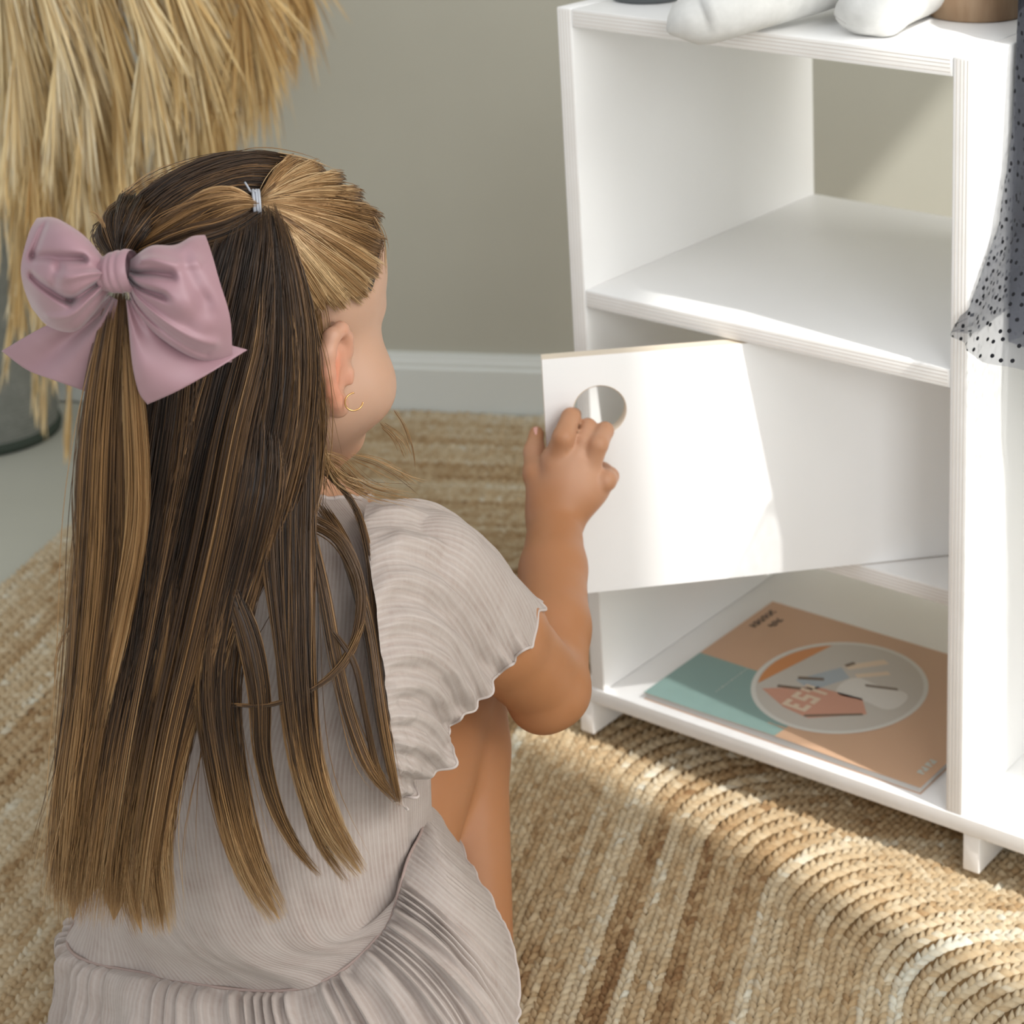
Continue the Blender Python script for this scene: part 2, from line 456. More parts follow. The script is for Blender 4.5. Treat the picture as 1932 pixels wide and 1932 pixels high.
# ------------------------------------------------------------------ the child: one skin surface from blended round forms
class Field:
    def __init__(s, lo, hi, h):
        s.lo = np.array(lo, float); s.h = h
        s.n = np.ceil((np.array(hi) - s.lo) / h).astype(int) + 1
        s.D = np.full(s.n, 0.06, np.float32)
    def win(s, lo, hi):
        a = np.clip(np.floor((np.array(lo) - s.lo) / s.h).astype(int), 0, s.n); b = np.clip(np.ceil((np.array(hi) - s.lo) / s.h).astype(int) + 1, 0, s.n)
        ax = [(s.lo[i] + s.h * np.arange(a[i], b[i])).astype(np.float32) for i in range(3)]
        return (slice(a[0], b[0]), slice(a[1], b[1]), slice(a[2], b[2])), np.meshgrid(*ax, indexing='ij', sparse=True)
    def put(s, w, d, k):
        A = s.D[w]
        if k > 0:
            q = np.maximum(k - np.abs(A - d), 0) / k
            s.D[w] = np.minimum(A, d) - q * q * k * 0.25
        else: s.D[w] = np.minimum(A, d)
    def cut(s, w, d, k):
        A = s.D[w]; d = -d
        q = np.maximum(k - np.abs(A - d), 0) / k
        s.D[w] = np.maximum(A, d) + q * q * k * 0.25
    def cone(s, a, b, ra, rb, k=0.01, cut=False):
        a = np.asarray(a, float); b = np.asarray(b, float); m = max(ra, rb) + 2 * k + 0.008
        w, (X, Y, Z) = s.win(np.minimum(a, b) - m, np.maximum(a, b) + m)
        if not all(w[i].stop > w[i].start for i in range(3)): return
        e = b - a; L2 = float(e @ e) + 1e-12
        px, py, pz = X - a[0], Y - a[1], Z - a[2]
        t = np.clip((px * e[0] + py * e[1] + pz * e[2]) / L2, 0, 1)
        d = np.sqrt((px - t * e[0])**2 + (py - t * e[1])**2 + (pz - t * e[2])**2) - (ra + (rb - ra) * t)
        (s.cut if cut else s.put)(w, d, k)
    def chain(s, P, R, k=0.01):
        for i in range(len(P) - 1): s.cone(P[i], P[i + 1], R[i], R[i + 1], k)
    def ell(s, c, B, r, k=0.01, cut=False):
        """ellipsoid: centre c, axes = rows of B, radii r"""
        c = np.asarray(c, float); B = np.asarray(B, float); r = np.asarray(r, float)
        ext = np.sqrt(((B * r[:, None])**2).sum(0)) + 2 * k + 0.008
        w, (X, Y, Z) = s.win(c - ext, c + ext)
        if not all(w[i].stop > w[i].start for i in range(3)): return
        X, Y, Z = X - c[0], Y - c[1], Z - c[2]
        q = [(X * B[i, 0] + Y * B[i, 1] + Z * B[i, 2]) for i in range(3)]
        k0 = np.sqrt(sum((q[i] / r[i])**2 for i in range(3))); k1 = np.sqrt(sum((q[i] / r[i]**2)**2 for i in range(3))) + 1e-6
        (s.cut if cut else s.put)(w, k0 * (k0 - 1) / k1, k)
    def surface(s):
        """surface nets"""
        D = s.D; ins = D < 0
        nx, ny, nz = D.shape
        c = [ins[i:nx - 1 + i, j:ny - 1 + j, k:nz - 1 + k] for i in (0, 1) for j in (0, 1) for k in (0, 1)]
        allin = c[0].copy(); anyin = c[0].copy()
        for q in c[1:]: allin &= q; anyin |= q
        act = anyin & ~allin
        I = np.argwhere(act); idx = np.full(act.shape, -1, np.int64); idx[act] = np.arange(len(I))
        acc = np.zeros((len(I), 3)); cnt = np.zeros(len(I))
        off = [np.array([i, j, k]) for i in (0, 1) for j in (0, 1) for k in (0, 1)]
        val = [D[I[:, 0] + o[0], I[:, 1] + o[1], I[:, 2] + o[2]].astype(float) for o in off]
        for a in range(8):
            for b in range(a + 1, 8):
                if np.abs(off[a] - off[b]).sum() != 1: continue
                m = (val[a] < 0) != (val[b] < 0)
                t = val[a] / (val[a] - val[b] + 1e-12)
                p = off[a] + t[:, None] * (off[b] - off[a])
                acc[m] += p[m]; cnt[m] += 1
        V = s.lo + s.h * (I + acc / cnt[:, None])
        F = []
        for ax in range(3):
            o = [(1, 2), (2, 0), (0, 1)][ax]
            sl0 = [slice(1, -1)] * 3; sl1 = [slice(1, -1)] * 3
            sl0[ax] = slice(0, -1); sl1[ax] = slice(1, None)
            a, b = ins[tuple(sl0)], ins[tuple(sl1)]
            for flip, m in ((False, a & ~b), (True, ~a & b)):
                E = np.argwhere(m)
                E[:, [i for i in range(3) if i != ax]] += 1
                q = []
                for du, dv in ((0, 0), (1, 0), (1, 1), (0, 1)):
                    e = E.copy(); e[:, o[0]] -= du; e[:, o[1]] -= dv; q.append(idx[e[:, 0], e[:, 1], e[:, 2]])
                f = np.stack(q, 1)
                if flip: f = f[:, ::-1]
                F.append(f)
        F = np.vstack(F); return V, F[(F >= 0).all(1)]

girl = empty('person', (-0.33, 1.22, 0.0))
tag(girl, 'crouching child in a pale pink crinkled dress with long brown hair reaching for the door', 'person')

# pose -------------------------------------------------------------
def frame(yaw, pitch, roll=0.0):
    """rows: right, forward, up for someone facing yaw (0 = away from the lens, + to the right) and bowed by pitch"""
    F = np.array([math.sin(yaw) * math.cos(pitch), math.cos(yaw) * math.cos(pitch), -math.sin(pitch)])
    R = np.array([math.cos(yaw), -math.sin(yaw), 0.0]); U = np.cross(R, F)
    c, s = math.cos(roll), math.sin(roll)
    return np.stack([R * c + U * s, F, U * c - R * s])
HB = frame(math.radians(36), math.radians(20), math.radians(0))
EAR = spot(648, 700, 1.172)
HC = EAR - HB.T @ np.array([0.070, 0.008, -0.012])
def hd(x, y, z): return HC + HB.T @ np.array([x, y, z], float)
TB = frame(math.radians(30), math.radians(20))
NECK = spot(560, 935, 1.225)
PEL = np.array([-0.428, 1.135, 0.155])
SH_R = NECK + TB[0] * 0.103 + np.array([0.004, 0.012, -0.038])
SH_L = NECK - TB[0] * 0.098 + np.array([0, 0.02, -0.052])
ELB = spot(1036, 1300, 1.285)
WRI = spot(1047, 985, 1.440)
KNE_R = np.array([-0.337, 1.365, 0.245]); ANK_R = np.array([-0.301, 1.205, 0.055])
HIP_R = PEL + TB[0] * 0.060 + np.array([0, 0.0, -0.01]); HIP_L = PEL - TB[0] * 0.060
KNE_L = KNE_R - TB[0] * 0.115 + np.array([0.0, 0.03, 0.0]); ANK_L = ANK_R - TB[0] * 0.10 + np.array([0.0, 0.02, 0])

def make_body():
    A = Field([-0.62, 0.98, -0.016], [-0.16, 1.56, 0.74], 0.0021)
    # torso
    sp = [PEL, PEL * .62 + NECK * .38 + TB[1] * -.012, PEL * .28 + NECK * .72 + TB[1] * -.006, NECK + TB[1] * .012 - np.array([0, 0, .03])]
    tb = np.stack([TB[0], TB[1], TB[2]])
    A.ell(sp[0] + TB[1] * .018, tb, (.084, .062, .070), .03)
    A.ell(sp[1] + TB[1] * .012, tb, (.084, .062, .085), .04)
    A.ell(sp[2] + TB[1] * .014, tb, (.092, .062, .080), .04)
    A.cone(SH_L - TB[0] * -.02, SH_R - TB[0] * .02, .036, .036, .03)
    A.cone(sp[3], hd(0, -.016, -.035), .034, .0315, .018)
    # legs
    for H, K, N_, sd in ((HIP_R, KNE_R, ANK_R, 1), (HIP_L, KNE_L, ANK_L, -1)):
        A.cone(H + TB[1] * .015, K, .053, .041, .006 if sd > 0 else .02)
        m = K * .66 + N_ * .34
        A.cone(K, m - TB[1] * .010, .036, .038, .0025); A.cone(m - TB[1] * .010, N_, .038, .025, .01)
        fw = unit(np.array([-0.24, 1.0, 0])); toe = N_ + fw * .105; toe[2] = .016
        heel = N_ - fw * .018; heel[2] = .022
        A.cone(heel, N_, .020, .024, .01); A.cone(heel, toe, .020, .015, .012); A.cone(N_, toe, .024, .013, .012)
        for t in range(5):
            b = toe + TB[0] * sd * (.018 - .0095 * t); A.cone(b - fw * .01, b + fw * (.020 - .0022 * t), .0085 - .0007 * t, .0078 - .0007 * t, .004)
    # left arm folded on the lap
    el = SH_L + np.array([.015, .11, -.12]); wl = np.array([-.415, 1.375, .285])
    A.chain([SH_L, el, wl], [.034, .028, .021], .015)
    pl = wl + unit(wl - el) * .035; A.ell(pl, np.stack([TB[0], TB[1], TB[2]]), (.026, .026, .012), .012)
    for t in range(4):
        b = pl + TB[0] * (.018 - .012 * t) + TB[1] * .018; A.chain([b, b + TB[1] * .016 - TB[2] * .004, b + TB[1] * .024 - TB[2] * .016], [.0078, .0072, .0062], .005)
    A.chain([pl + TB[0] * .018, pl + TB[0] * .034 + TB[1] * .012, pl + TB[0] * .036 + TB[1] * .026], [.009, .0078, .0066], .006)
    # right arm to the door
    ua = SH_R * .5 + ELB * .5
    A.chain([SH_R, ua + np.array([.004, 0, 0]), ELB], [.036, .0335, .0290], .012)
    fa = ELB * .66 + WRI * .34; fb = ELB * .30 + WRI * .70
    A.chain([ELB, fa, fb, WRI], [.0285, .0292, .0255, .0212], .008)
    A.cone(ELB + np.array([-.004, -.008, -.006]), ELB + np.array([.004, 0.0, -.004]), .022, .022, .01)
    # right hand: palm, four fingers into the hole, thumb behind the door's edge
    mcp = [spot(1050, 868, 1.462), spot(1084, 866, 1.461), spot(1110, 882, 1.464), spot(1124, 917, 1.466)]
    for p, r in zip(mcp, (.0115, .0115, .0108, .0102)): A.cone(WRI + np.array([0, .004, 0]), p, .0175, r, .010)
    A.cone(mcp[0], mcp[3], .0100, .0092, .010)
    A.cone(spot(1035, 940, 1.455), spot(1098, 930, 1.458), .0165, .0150, .014)
    fing = [
        [mcp[0], spot(1063, 825, 1.456), spot(1077, 787, 1.474), spot(1083, 783, 1.502)],
        [mcp[1], spot(1101, 832, 1.466), spot(1109, 805, 1.482), spot(1112, 805, 1.503)],
        [mcp[2], spot(1129, 838, 1.462), spot(1141, 813, 1.480), spot(1138, 814, 1.505)],
        [mcp[3], spot(1143, 907, 1.461), spot(1150, 899, 1.474), spot(1138, 885, 1.487)]]
    rad = [(.0108, .0090, .0078, .0064), (.0100, .0076, .0070, .0062), (.0100, .0082, .0075, .0064), (.0094, .0088, .0078, .0064)]
    for f, r in zip(fing, rad): A.chain(f, r, .0020)
    th = [spot(1032, 948, 1.448), spot(1012, 893, 1.464), spot(1008, 852, 1.484), spot(1012, 818, 1.502)]
    A.chain(th, (.0150, .0106, .0084, .0064), .004)
    # head
    E = HB
    A.ell(hd(0, -.018, .043), E, (.069, .082, .066), .02)
    A.ell(hd(0, .012, .034), E, (.055, .047, .054), .03)
    A.ell(hd(0, .030, -.014), E, (.053, .047, .062), .02)
    for sx in (-1, 1):
        A.ell(hd(sx * .039, .042, -.028), E, (.030, .032, .031), .018)
        A.cone(hd(sx * .050, .000, -.036), hd(sx * .018, .062, -.066), .019, .016, .018)
        A.ell(hd(sx * .026, .049, .027), E, (.018, .009, .007), .010)
    A.ell(hd(0, .060, -.066), E, (.017, .016, .014), .014)
    for sx in (-1, 1): A.ell(hd(sx * .024, .072, .010), E, (.012, .010, .008), .008, True)
    A.cone(hd(0, .066, .006), hd(0, .082, -.018), .005, .0062, .010)
    for sx in (-1, 1): A.cone(hd(sx * .006, .079, -.020), hd(sx * .007, .076, -.021), .0055, .005, .004)
    A.cone(hd(-.013, .073, -.040), hd(.013, .073, -.040), .0050, .0050, .004); A.cone(hd(-.011, .072, -.048), hd(.011, .072, -.048), .0056, .0056, .004)
    A.cone(hd(-.016, .081, -.0442), hd(.016, .081, -.0442), .0012, .0012, .002, True)
    # ears
    for sx in (-1, 1):
        out = E[0] * sx; eb = unit(-E[1] * .98 + out * .18); eu = unit(E[2] * .97 - E[1] * .16); en = unit(np.cross(eb, eu)) * 1.0
        o = hd(sx * .069, .010, -.012)
        def ep(a, b, c=0.0): return o + eb * a + eu * b + out * c
        A.ell(ep(.007, .002, -.001), np.stack([eb, eu, unit(np.cross(eb, eu))]), (.013, .025, .0035), .004)
        rim = [ep(-.002, .012, .001), ep(.001, .022, .001), ep(.010, .0280, .003), ep(.0200, .0235, .005), ep(.0245, .012, .006), ep(.0230, .000, .006), ep(.0180, -.011, .005), ep(.0105, -.0195, .004), ep(.005, -.024, .003)]
        A.chain(rim, (.0030, .0040, .0048, .0052, .0052, .0050, .0048, .0052, .0058), .003)
        A.ell(ep(.0045, -.023, .001), np.stack([eb, eu, unit(np.cross(eb, eu))]), (.0065, .0075, .0042), .004)
        A.cone(ep(.0110, .010, .002), ep(.0095, -.009, .002), .0022, .0026, .003)
        A.cone(ep(-.004, .000, .002), ep(-.003, -.006, .002), .0030, .0034, .003)
        A.cone(ep(.004, .000, .0015) + out * .004, ep(.0035, -.008, .0015) + out * .004, .0042, .0046, .002, True)
        A.cone(ep(.009, .0175, .004), ep(.0145, .010, .004), .0020, .0018, .002, True)
    V, F = A.surface()
    return V, F
BV, BF = make_body()
def m_skin():
    k = NM('child_skin', 0.48, 0.35)
    t = k.attr('blush')
    n = k.noise(k.coord('Object'), 22, 3)
    f = k.math('ADD', t, k.math('MULTIPLY', k.math('SUBTRACT', n, 0.5), 0.18))
    k.col(k.ramp(f, [(0.0, srgb(166, 114, 76)), (0.45, srgb(190, 144, 114)), (0.75, srgb(180, 144, 121)), (1.0, srgb(200, 132, 104))]))
    k.b.inputs['Subsurface Weight'].default_value = 0.12; k.b.inputs['Subsurface Radius'].default_value = (0.008, 0.003, 0.0015); k.b.inputs['Subsurface Scale'].default_value = 0.6
    k.bump(k.noise(k.coord('Object'), 420, 2), 0.04, 0.0004)
    return k.m
M_SKIN = m_skin()
def blush(V):
    d = np.linalg.norm(V - HC, axis=1); b = np.clip(1 - (d - .09) / .06, 0, 1) * .72
    L = (V - HC) @ HB.T
    ear = np.exp(-((np.abs(L[:, 0]) - .078) / .010)**2 - ((L[:, 1] + .004) / .022)**2 - ((L[:, 2] + .012) / .032)**2) * (np.abs(L[:, 0]) > .066)
    b += .30 * ear
    for p in (spot(1070, 880, 1.46), spot(1100, 900, 1.46), spot(1075, 810, 1.47), spot(1140, 830, 1.47), spot(1150, 905, 1.47), spot(1010, 840, 1.48)): b += .30 * np.exp(-(np.linalg.norm(V - p, axis=1) / .022)**2)
    return np.clip(b, 0, 1)
body = mesh('body', BV, BF, M_SKIN, girl, True, {'blush': blush(BV)})
body['label'] = 'fair skin of the crouching child'
sm = body.modifiers.new('ease', 'SMOOTH'); sm.factor = 0.5; sm.iterations = 2

# thumb nail, eyes
def nail():
    c = spot(1008, 816, 1.4965)
    up = unit(spot(1012, 808, 1.505) - spot(1008, 852, 1.484)); out = unit(np.array([-.55, -.80, .15])); out = unit(out - up * (out @ up)); sd = np.cross(up, out)
    V = []
    for i in range(6):
        for j in range(6):
            a = i / 5 * 2 - 1; b = j / 5 * 2 - 1
            V.append(c + up * a * .0045 * (1 - .15 * b * b) + sd * b * .0036 + out * (.0010 - .0016 * b * b))
    o = mesh('thumb_nail', V, grid_faces(6, 6), M_NAIL, body); o['label'] = 'pale pink thumb nail'
k_ = NM('nail', 0.3, 0.5); k_.col(srgb(214, 160, 146)); M_NAIL = k_.m
nail()
k_ = NM('eye_white', 0.15, 0.5); k_.col(srgb(232, 226, 220)); M_EYE = k_.m
k_ = NM('iris', 0.1, 0.5); k_.col(srgb(70, 84, 96)); M_IRIS = k_.m
for sx in (-1, 1):
    b = bmesh.new(); bmesh.ops.create_uvsphere(b, u_segments=20, v_segments=14, radius=.0088)
    o = bm_obj('eye', b, M_EYE, None, True); o.location = hd(sx * .023, .0500, .010); attach(o, girl)
    V, F = tube_arrays([hd(sx * .023, .0500 + .0070, .0085), hd(sx * .023, .0500 + .0091, .0083)], [.0044, .0024], 16)
    mesh('iris', V, F, M_IRIS, o)
# ------------------------------------------------------------------ crinkled muslin dress
def m_muslin(name, ribs, wr):
    """ru, rv: metres across and along the cloth"""
    k = NM(name, 0.85, 0.15)
    cx = k.n('ShaderNodeCombineXYZ'); k.l(k.attr('ru'), cx.inputs[0]); k.l(k.attr('rv'), cx.inputs[1])
    mp = k.n('ShaderNodeMapping'); mp.inputs['Scale'].default_value = (430, 60, 1); k.l(cx.outputs[0], mp.inputs[0])
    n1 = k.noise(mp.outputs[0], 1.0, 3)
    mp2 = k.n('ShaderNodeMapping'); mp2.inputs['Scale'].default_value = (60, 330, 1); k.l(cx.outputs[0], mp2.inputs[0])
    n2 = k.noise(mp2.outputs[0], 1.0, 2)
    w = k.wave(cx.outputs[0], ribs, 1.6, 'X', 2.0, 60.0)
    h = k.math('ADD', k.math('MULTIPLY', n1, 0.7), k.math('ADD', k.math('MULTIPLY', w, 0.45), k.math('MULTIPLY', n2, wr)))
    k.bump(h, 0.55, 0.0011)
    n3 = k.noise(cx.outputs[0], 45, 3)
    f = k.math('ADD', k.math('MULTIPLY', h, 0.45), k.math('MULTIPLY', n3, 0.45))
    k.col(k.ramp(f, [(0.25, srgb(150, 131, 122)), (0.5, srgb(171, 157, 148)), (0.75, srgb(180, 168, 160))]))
    k.b.inputs['Sheen Weight'].default_value = 0.15
    return k.m
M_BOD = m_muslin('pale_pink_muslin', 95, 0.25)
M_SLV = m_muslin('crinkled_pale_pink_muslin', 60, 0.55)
k_ = NM('pink_thread', 0.8, 0.2); k_.col(srgb(160, 140, 132)); M_THREAD = k_.m
k_ = NM('rolled_hem', 0.8, 0.2); k_.col(srgb(186, 174, 167)); M_HEM = k_.m
dress = empty('dress', (-0.40, 1.13, 0.1), girl); dress['label'] = 'pale pink crinkled muslin dress with flutter sleeves'

def closed(P, n):
    """closed smooth curve through rows, n samples, even per segment"""
    P = np.asarray(P, float); k = len(P); t = np.linspace(0, k, n, endpoint=False); i = t.astype(int); s = (t - i)[:, None]
    a, b, c, d = P[(i - 1) % k], P[i % k], P[(i + 1) % k], P[(i + 2) % k]
    return 0.5 * (2 * b + (c - a) * s + (2 * a - 5 * b + 4 * c - d) * s**2 + (3 * b - a - 3 * c + d) * s**3)
def cloth(name, G, mat, wrap, parent=dress, uscale=1.0):
    """G (n,m,3) grid -> thin double cloth surface with cloth coordinates"""
    n, m, _ = G.shape
    dv = np.linalg.norm(np.diff(G, axis=0), axis=2); rv = np.vstack([np.zeros((1, m)), np.cumsum(dv, 0)])
    mid = G[n // 2]; du = np.linalg.norm(np.diff(mid, axis=0), axis=1); ru = np.concatenate([[0], np.cumsum(du)])
    ru = np.tile(ru * uscale, (n, 1))
    o = mesh(name, G.reshape(-1, 3), grid_faces(n, m, wrap), mat, parent, True, {'ru': ru.ravel(), 'rv': rv.ravel()})
    return o
# order of the ring: left, back-left, back, back-right, right, right-front, front, left-front
SEAM = [spot(128, 1770, 1.195), spot(300, 1842, 1.085), spot(560, 1866, 1.040), spot(712, 1768, 1.055), spot(768, 1625, 1.095), spot(792, 1535, 1.165), spot(690, 1430, 1.32), spot(330, 1560, 1.34)]
def ring(c, rx, ryb, ryf, dz=0.0, tilt=None):
    fr = tilt if tilt is not None else TB
    out = []
    for a in (180, 225, 270, 315, 0, 45, 90, 135):
        x = math.cos(math.radians(a)) * rx; y = math.sin(math.radians(a)); y *= ryf if y > 0 else ryb
        out.append(c + fr[0] * x + fr[1] * y + np.array([0, 0, dz]))
    return out
def bodice():
    sp = lambda f: PEL * (1 - f) + NECK * f
    nk = ring(NECK + np.array([0, 0.006, .006]), .050, .040, .046)
    yk = ring(sp(.95) + TB[1] * .004, .088, .056, .070)
    sh = ring(sp(.84) + TB[1] * .006, .104, .074, .082)
    ch = ring(sp(.66) + TB[1] * .008, .106, .082, .088)
    md = ring(sp(.42), .110, .090, .092)
    wa = [a * .62 + b * .38 for a, b in zip(ring(sp(.14), .124, .104, .10), SEAM)]
    R = [nk, yk, sh, ch, md, wa, SEAM]
    m = 220
    R = np.stack([closed(q, m) for q in R])
    n = 130
    G = np.stack([catmull(R[:, j], n) for j in range(m)], 1)
    # soft long folds
    nrm = unit(np.cross(np.roll(G, -1, 1) - np.roll(G, 1, 1), np.gradient(G, axis=0)))
    jj = np.arange(m)[None, :] / m; ii = np.arange(n)[:, None] / n
    d = .0022 * vnoise(np.broadcast_to(jj * 26, (n, m)), np.broadcast_to(ii * 2.2, (n, m)), 21) + .0012 * vnoise(np.broadcast_to(jj * 70, (n, m)), np.broadcast_to(ii * 6, (n, m)), 22)
    G = G - nrm * d[..., None]
    return G
BG = bodice()
cloth('bodice', BG, M_BOD, True)
def skirt():
    mid = [spot(108, 1862, 1.200), spot(262, 2010, 1.040), spot(600, 2070, .985), spot(850, 1905, 1.020), spot(885, 1722, 1.075), spot(838, 1573, 1.160), spot(770, 1400, 1.40), spot(330, 1620, 1.37)]
    hem = [spot(82, 2010, 1.200), spot(215, 2250, .985), spot(600, 2330, .930), spot(960, 2130, 1.000), spot(966, 1795, 1.120), spot(872, 1602, 1.215), spot(800, 1410, 1.44), spot(380, 1650, 1.36)]
    m, n = 720, 64
    R = np.stack([closed(q, m) for q in (SEAM, mid, hem)])
    t = np.linspace(0, 1, n)[:, None, None]
    G = R[0] * (1 - t) * (1 - 2 * t) + R[1] * 4 * t * (1 - t) + R[2] * t * (2 * t - 1)
    nrm = unit(np.cross(np.roll(G, -1, 1) - np.roll(G, 1, 1), np.gradient(G, axis=0)))
    j = np.arange(m) / m
    ph = 2 * PI * (62 * j + .8 * np.sin(2 * PI * 5 * j) + .6 * np.sin(2 * PI * 13 * j + 1))
    tt = np.linspace(0, 1, n)[:, None]
    a1 = .0048 * np.minimum(1, tt * 26) * (1 - .55 * tt); a2 = .0085 * tt
    ph2 = 2 * PI * (23 * j + .9 * np.sin(2 * PI * 3 * j + .5))
    d = a1 * np.sin(ph)[None] * (.8 + .2 * np.sin(2 * PI * 9 * j + 2)[None]) + a2 * np.sin(ph2 + .8 * tt) + .0016 * vnoise(np.broadcast_to(j * 120, (n, m)), np.broadcast_to(tt * 9, (n, m)), 31) * np.minimum(1, tt * 6)
    puff = .004 * np.exp(-((tt - .12) / .12)**2) * (tt > 0)
    puff = np.broadcast_to(puff * np.minimum(1, tt * 20), d.shape)
    damp = 1 - .95 * np.exp(-((j - .575) / .13)**4) - .75 * np.exp(-(np.minimum(j, 1 - j) / .03)**2) * np.clip(tt * 1.5, 0, 1)
    G = G - nrm * ((d + puff) * np.clip(damp + .15 * (tt < .3), .1, 1))[..., None]
    G[..., 2] = np.maximum(G[..., 2], 0.004)
    return G
SG = skirt()
cloth('skirt', SG, M_SLV, True)
V, F = tube_arrays(np.vstack([SG[-1], SG[-1][:1]]), .0013, 6, False); mesh('skirt_hem', V, F, M_HEM, dress)
V, F = tube_arrays(np.vstack([SG[0], SG[0][:1]]) , .0011, 6, False); mesh('waist_seam', V, F, M_THREAD, dress)
V, F = tube_arrays(np.vstack([BG[0], BG[0][:1]]), .0016, 6, False); mesh('neckline_binding', V, F, M_HEM, dress)

def clear_arm(G):
    a, b = SH_R + np.array([0, 0, 0]), ELB
    e = b - a; t = np.clip(((G - a) @ e) / (e @ e), 0, .92)[..., None]
    c = a + t * e; d = G - c; l = np.linalg.norm(d, axis=-1, keepdims=True); r = .0425 - .004 * t
    return np.where(l < r, c + d / l * r, G)
def sleeve(A, Mm, Hm, bulge, seed, nr=15):
    m, n = 260, 60
    A = catmull(A, m); Mm = catmull(Mm, m); Hm = catmull(Hm, m)
    t = np.linspace(0, 1, n)[:, None, None]
    G = A * (1 - t) * (1 - 2 * t) + Mm * 4 * t * (1 - t) + Hm * t * (2 * t - 1)
    c = G.mean((0, 1))
    nrm = unit(np.cross(np.gradient(G, axis=1), np.gradient(G, axis=0)))
    if (nrm * (G - (SH_R if seed == 1 else SH_L) * .5 - (ELB if seed == 1 else SH_L) * .5)).sum() < 0: nrm = -nrm
    tt = np.linspace(0, 1, n)[:, None]; j = np.linspace(0, 1, m)[None]
    d = bulge * np.sin(PI * np.minimum(1, tt * 1.05))**.8 * np.sin(PI * np.clip(j * 1.02, 0, 1))**.6
    d = d + .0028 * np.sin(2 * PI * (17 * j + .9 * np.sin(7 * j) + .5 * tt)) * np.minimum(1, tt * 5) + .0042 * tt * np.sin(2 * PI * (6.5 * j + .25 * tt + .3))
    d = d + .0014 * vnoise(np.broadcast_to(j * 60, (n, m)), tt * 10 + np.zeros((n, m)), 40 + seed)
    ruf = np.clip((tt - .93) / .07, 0, 1)
    d = d + ruf * .0052 * np.sin(2 * PI * (nr * j + .35 * np.sin(2 * PI * 5 * j)))
    G = G + nrm * d[..., None]
    al = unit(Hm - A)[None]
    if seed == 1: G = clear_arm(G)
    G = G + al * (ruf * .0046 * np.cos(2 * PI * (nr * j + .35 * np.sin(2 * PI * 5 * j) + .2)))[..., None]
    s = cloth('sleeve', G, M_SLV, False)
    V, F = tube_arrays(G[-1], .0011, 6); mesh('sleeve_hem', V, F, M_HEM, s)
    return G
sleeve([spot(840, 1150, 1.285), spot(800, 985, 1.255), spot(735, 950, 1.205), spot(688, 965, 1.160), spot(706, 1120, 1.098), spot(732, 1330, 1.070), spot(752, 1512, 1.072)],
       [spot(890, 1190, 1.320), spot(900, 1052, 1.275), spot(868, 1000, 1.225), spot(830, 1050, 1.165), spot(818, 1200, 1.122), spot(795, 1345, 1.095), spot(775, 1440, 1.085), spot(757, 1518, 1.085)],
       [spot(930, 1235, 1.335), spot(980, 1165, 1.300), spot(1000, 1150, 1.255), spot(987, 1215, 1.210), spot(927, 1298, 1.178), spot(868, 1360, 1.150), spot(835, 1440, 1.125), spot(765, 1525, 1.095)], .004, 1)
A2 = [SH_L + p for p in (np.array([.01, .05, -.03]), np.array([-.012, .02, .030]), np.array([.0, -.02, .034]), np.array([.015, -.050, -.01]), np.array([.02, -.045, -.06]))]
sleeve(A2, [p + np.array([-.014, .030, -.026]) for p in A2], [p + np.array([-.010, .055, -.058]) for p in A2], .006, 2, 11)
# ------------------------------------------------------------------ hair: locks of strands over a scalp cap
def m_hair():
    k = NM('light_brown_hair', 0.40, 0.32)
    t = k.attr('tone')
    k.col(k.ramp(t, [(0.0, srgb(30, 22, 16)), (0.22, srgb(62, 45, 31)), (0.42, srgb(100, 73, 46)), (0.62, srgb(142, 106, 66)), (0.82, srgb(176, 142, 100)), (1.0, srgb(200, 170, 128))]))
    k.b.inputs['Anisotropic'].default_value = 0.3
    return k.m
M_HAIR = m_hair()
hair = empty('hair', tuple(hd(0, -.03, .05)), girl); hair['label'] = 'long light brown hair tied half up, golden at the tips'
CRC = hd(0, -.017, .041); CRR = np.array([.070, .083, .068])
LENS = np.array([0, 0, CAMH])
def scalp(u, v, lift=0.006):
    """point on the scalp (plus lift) seen along a sight line"""
    d = unit(spot(u, v, 1.2) - LENS)
    r = CRR + lift
    o = (HB @ (LENS - CRC)) / r; e = (HB @ d) / r
    a = e @ e; b = o @ e; c = o @ o - 1; q = b * b - a * c
    s = (-b - math.sqrt(q)) / a if q > 0 else -b / a
    p = o + e * s
    if q <= 0: p = unit(p)
    return CRC + HB.T @ (p * r)
def lift_of(P, lift):
    """push points out to the scalp ellipsoid plus lift"""
    q = (P - CRC) @ HB.T; r = CRR + np.asarray(lift)[..., None] if np.ndim(lift) else CRR + lift
    l = np.linalg.norm(q / r, axis=-1, keepdims=True)
    return CRC + (q / l) @ HB
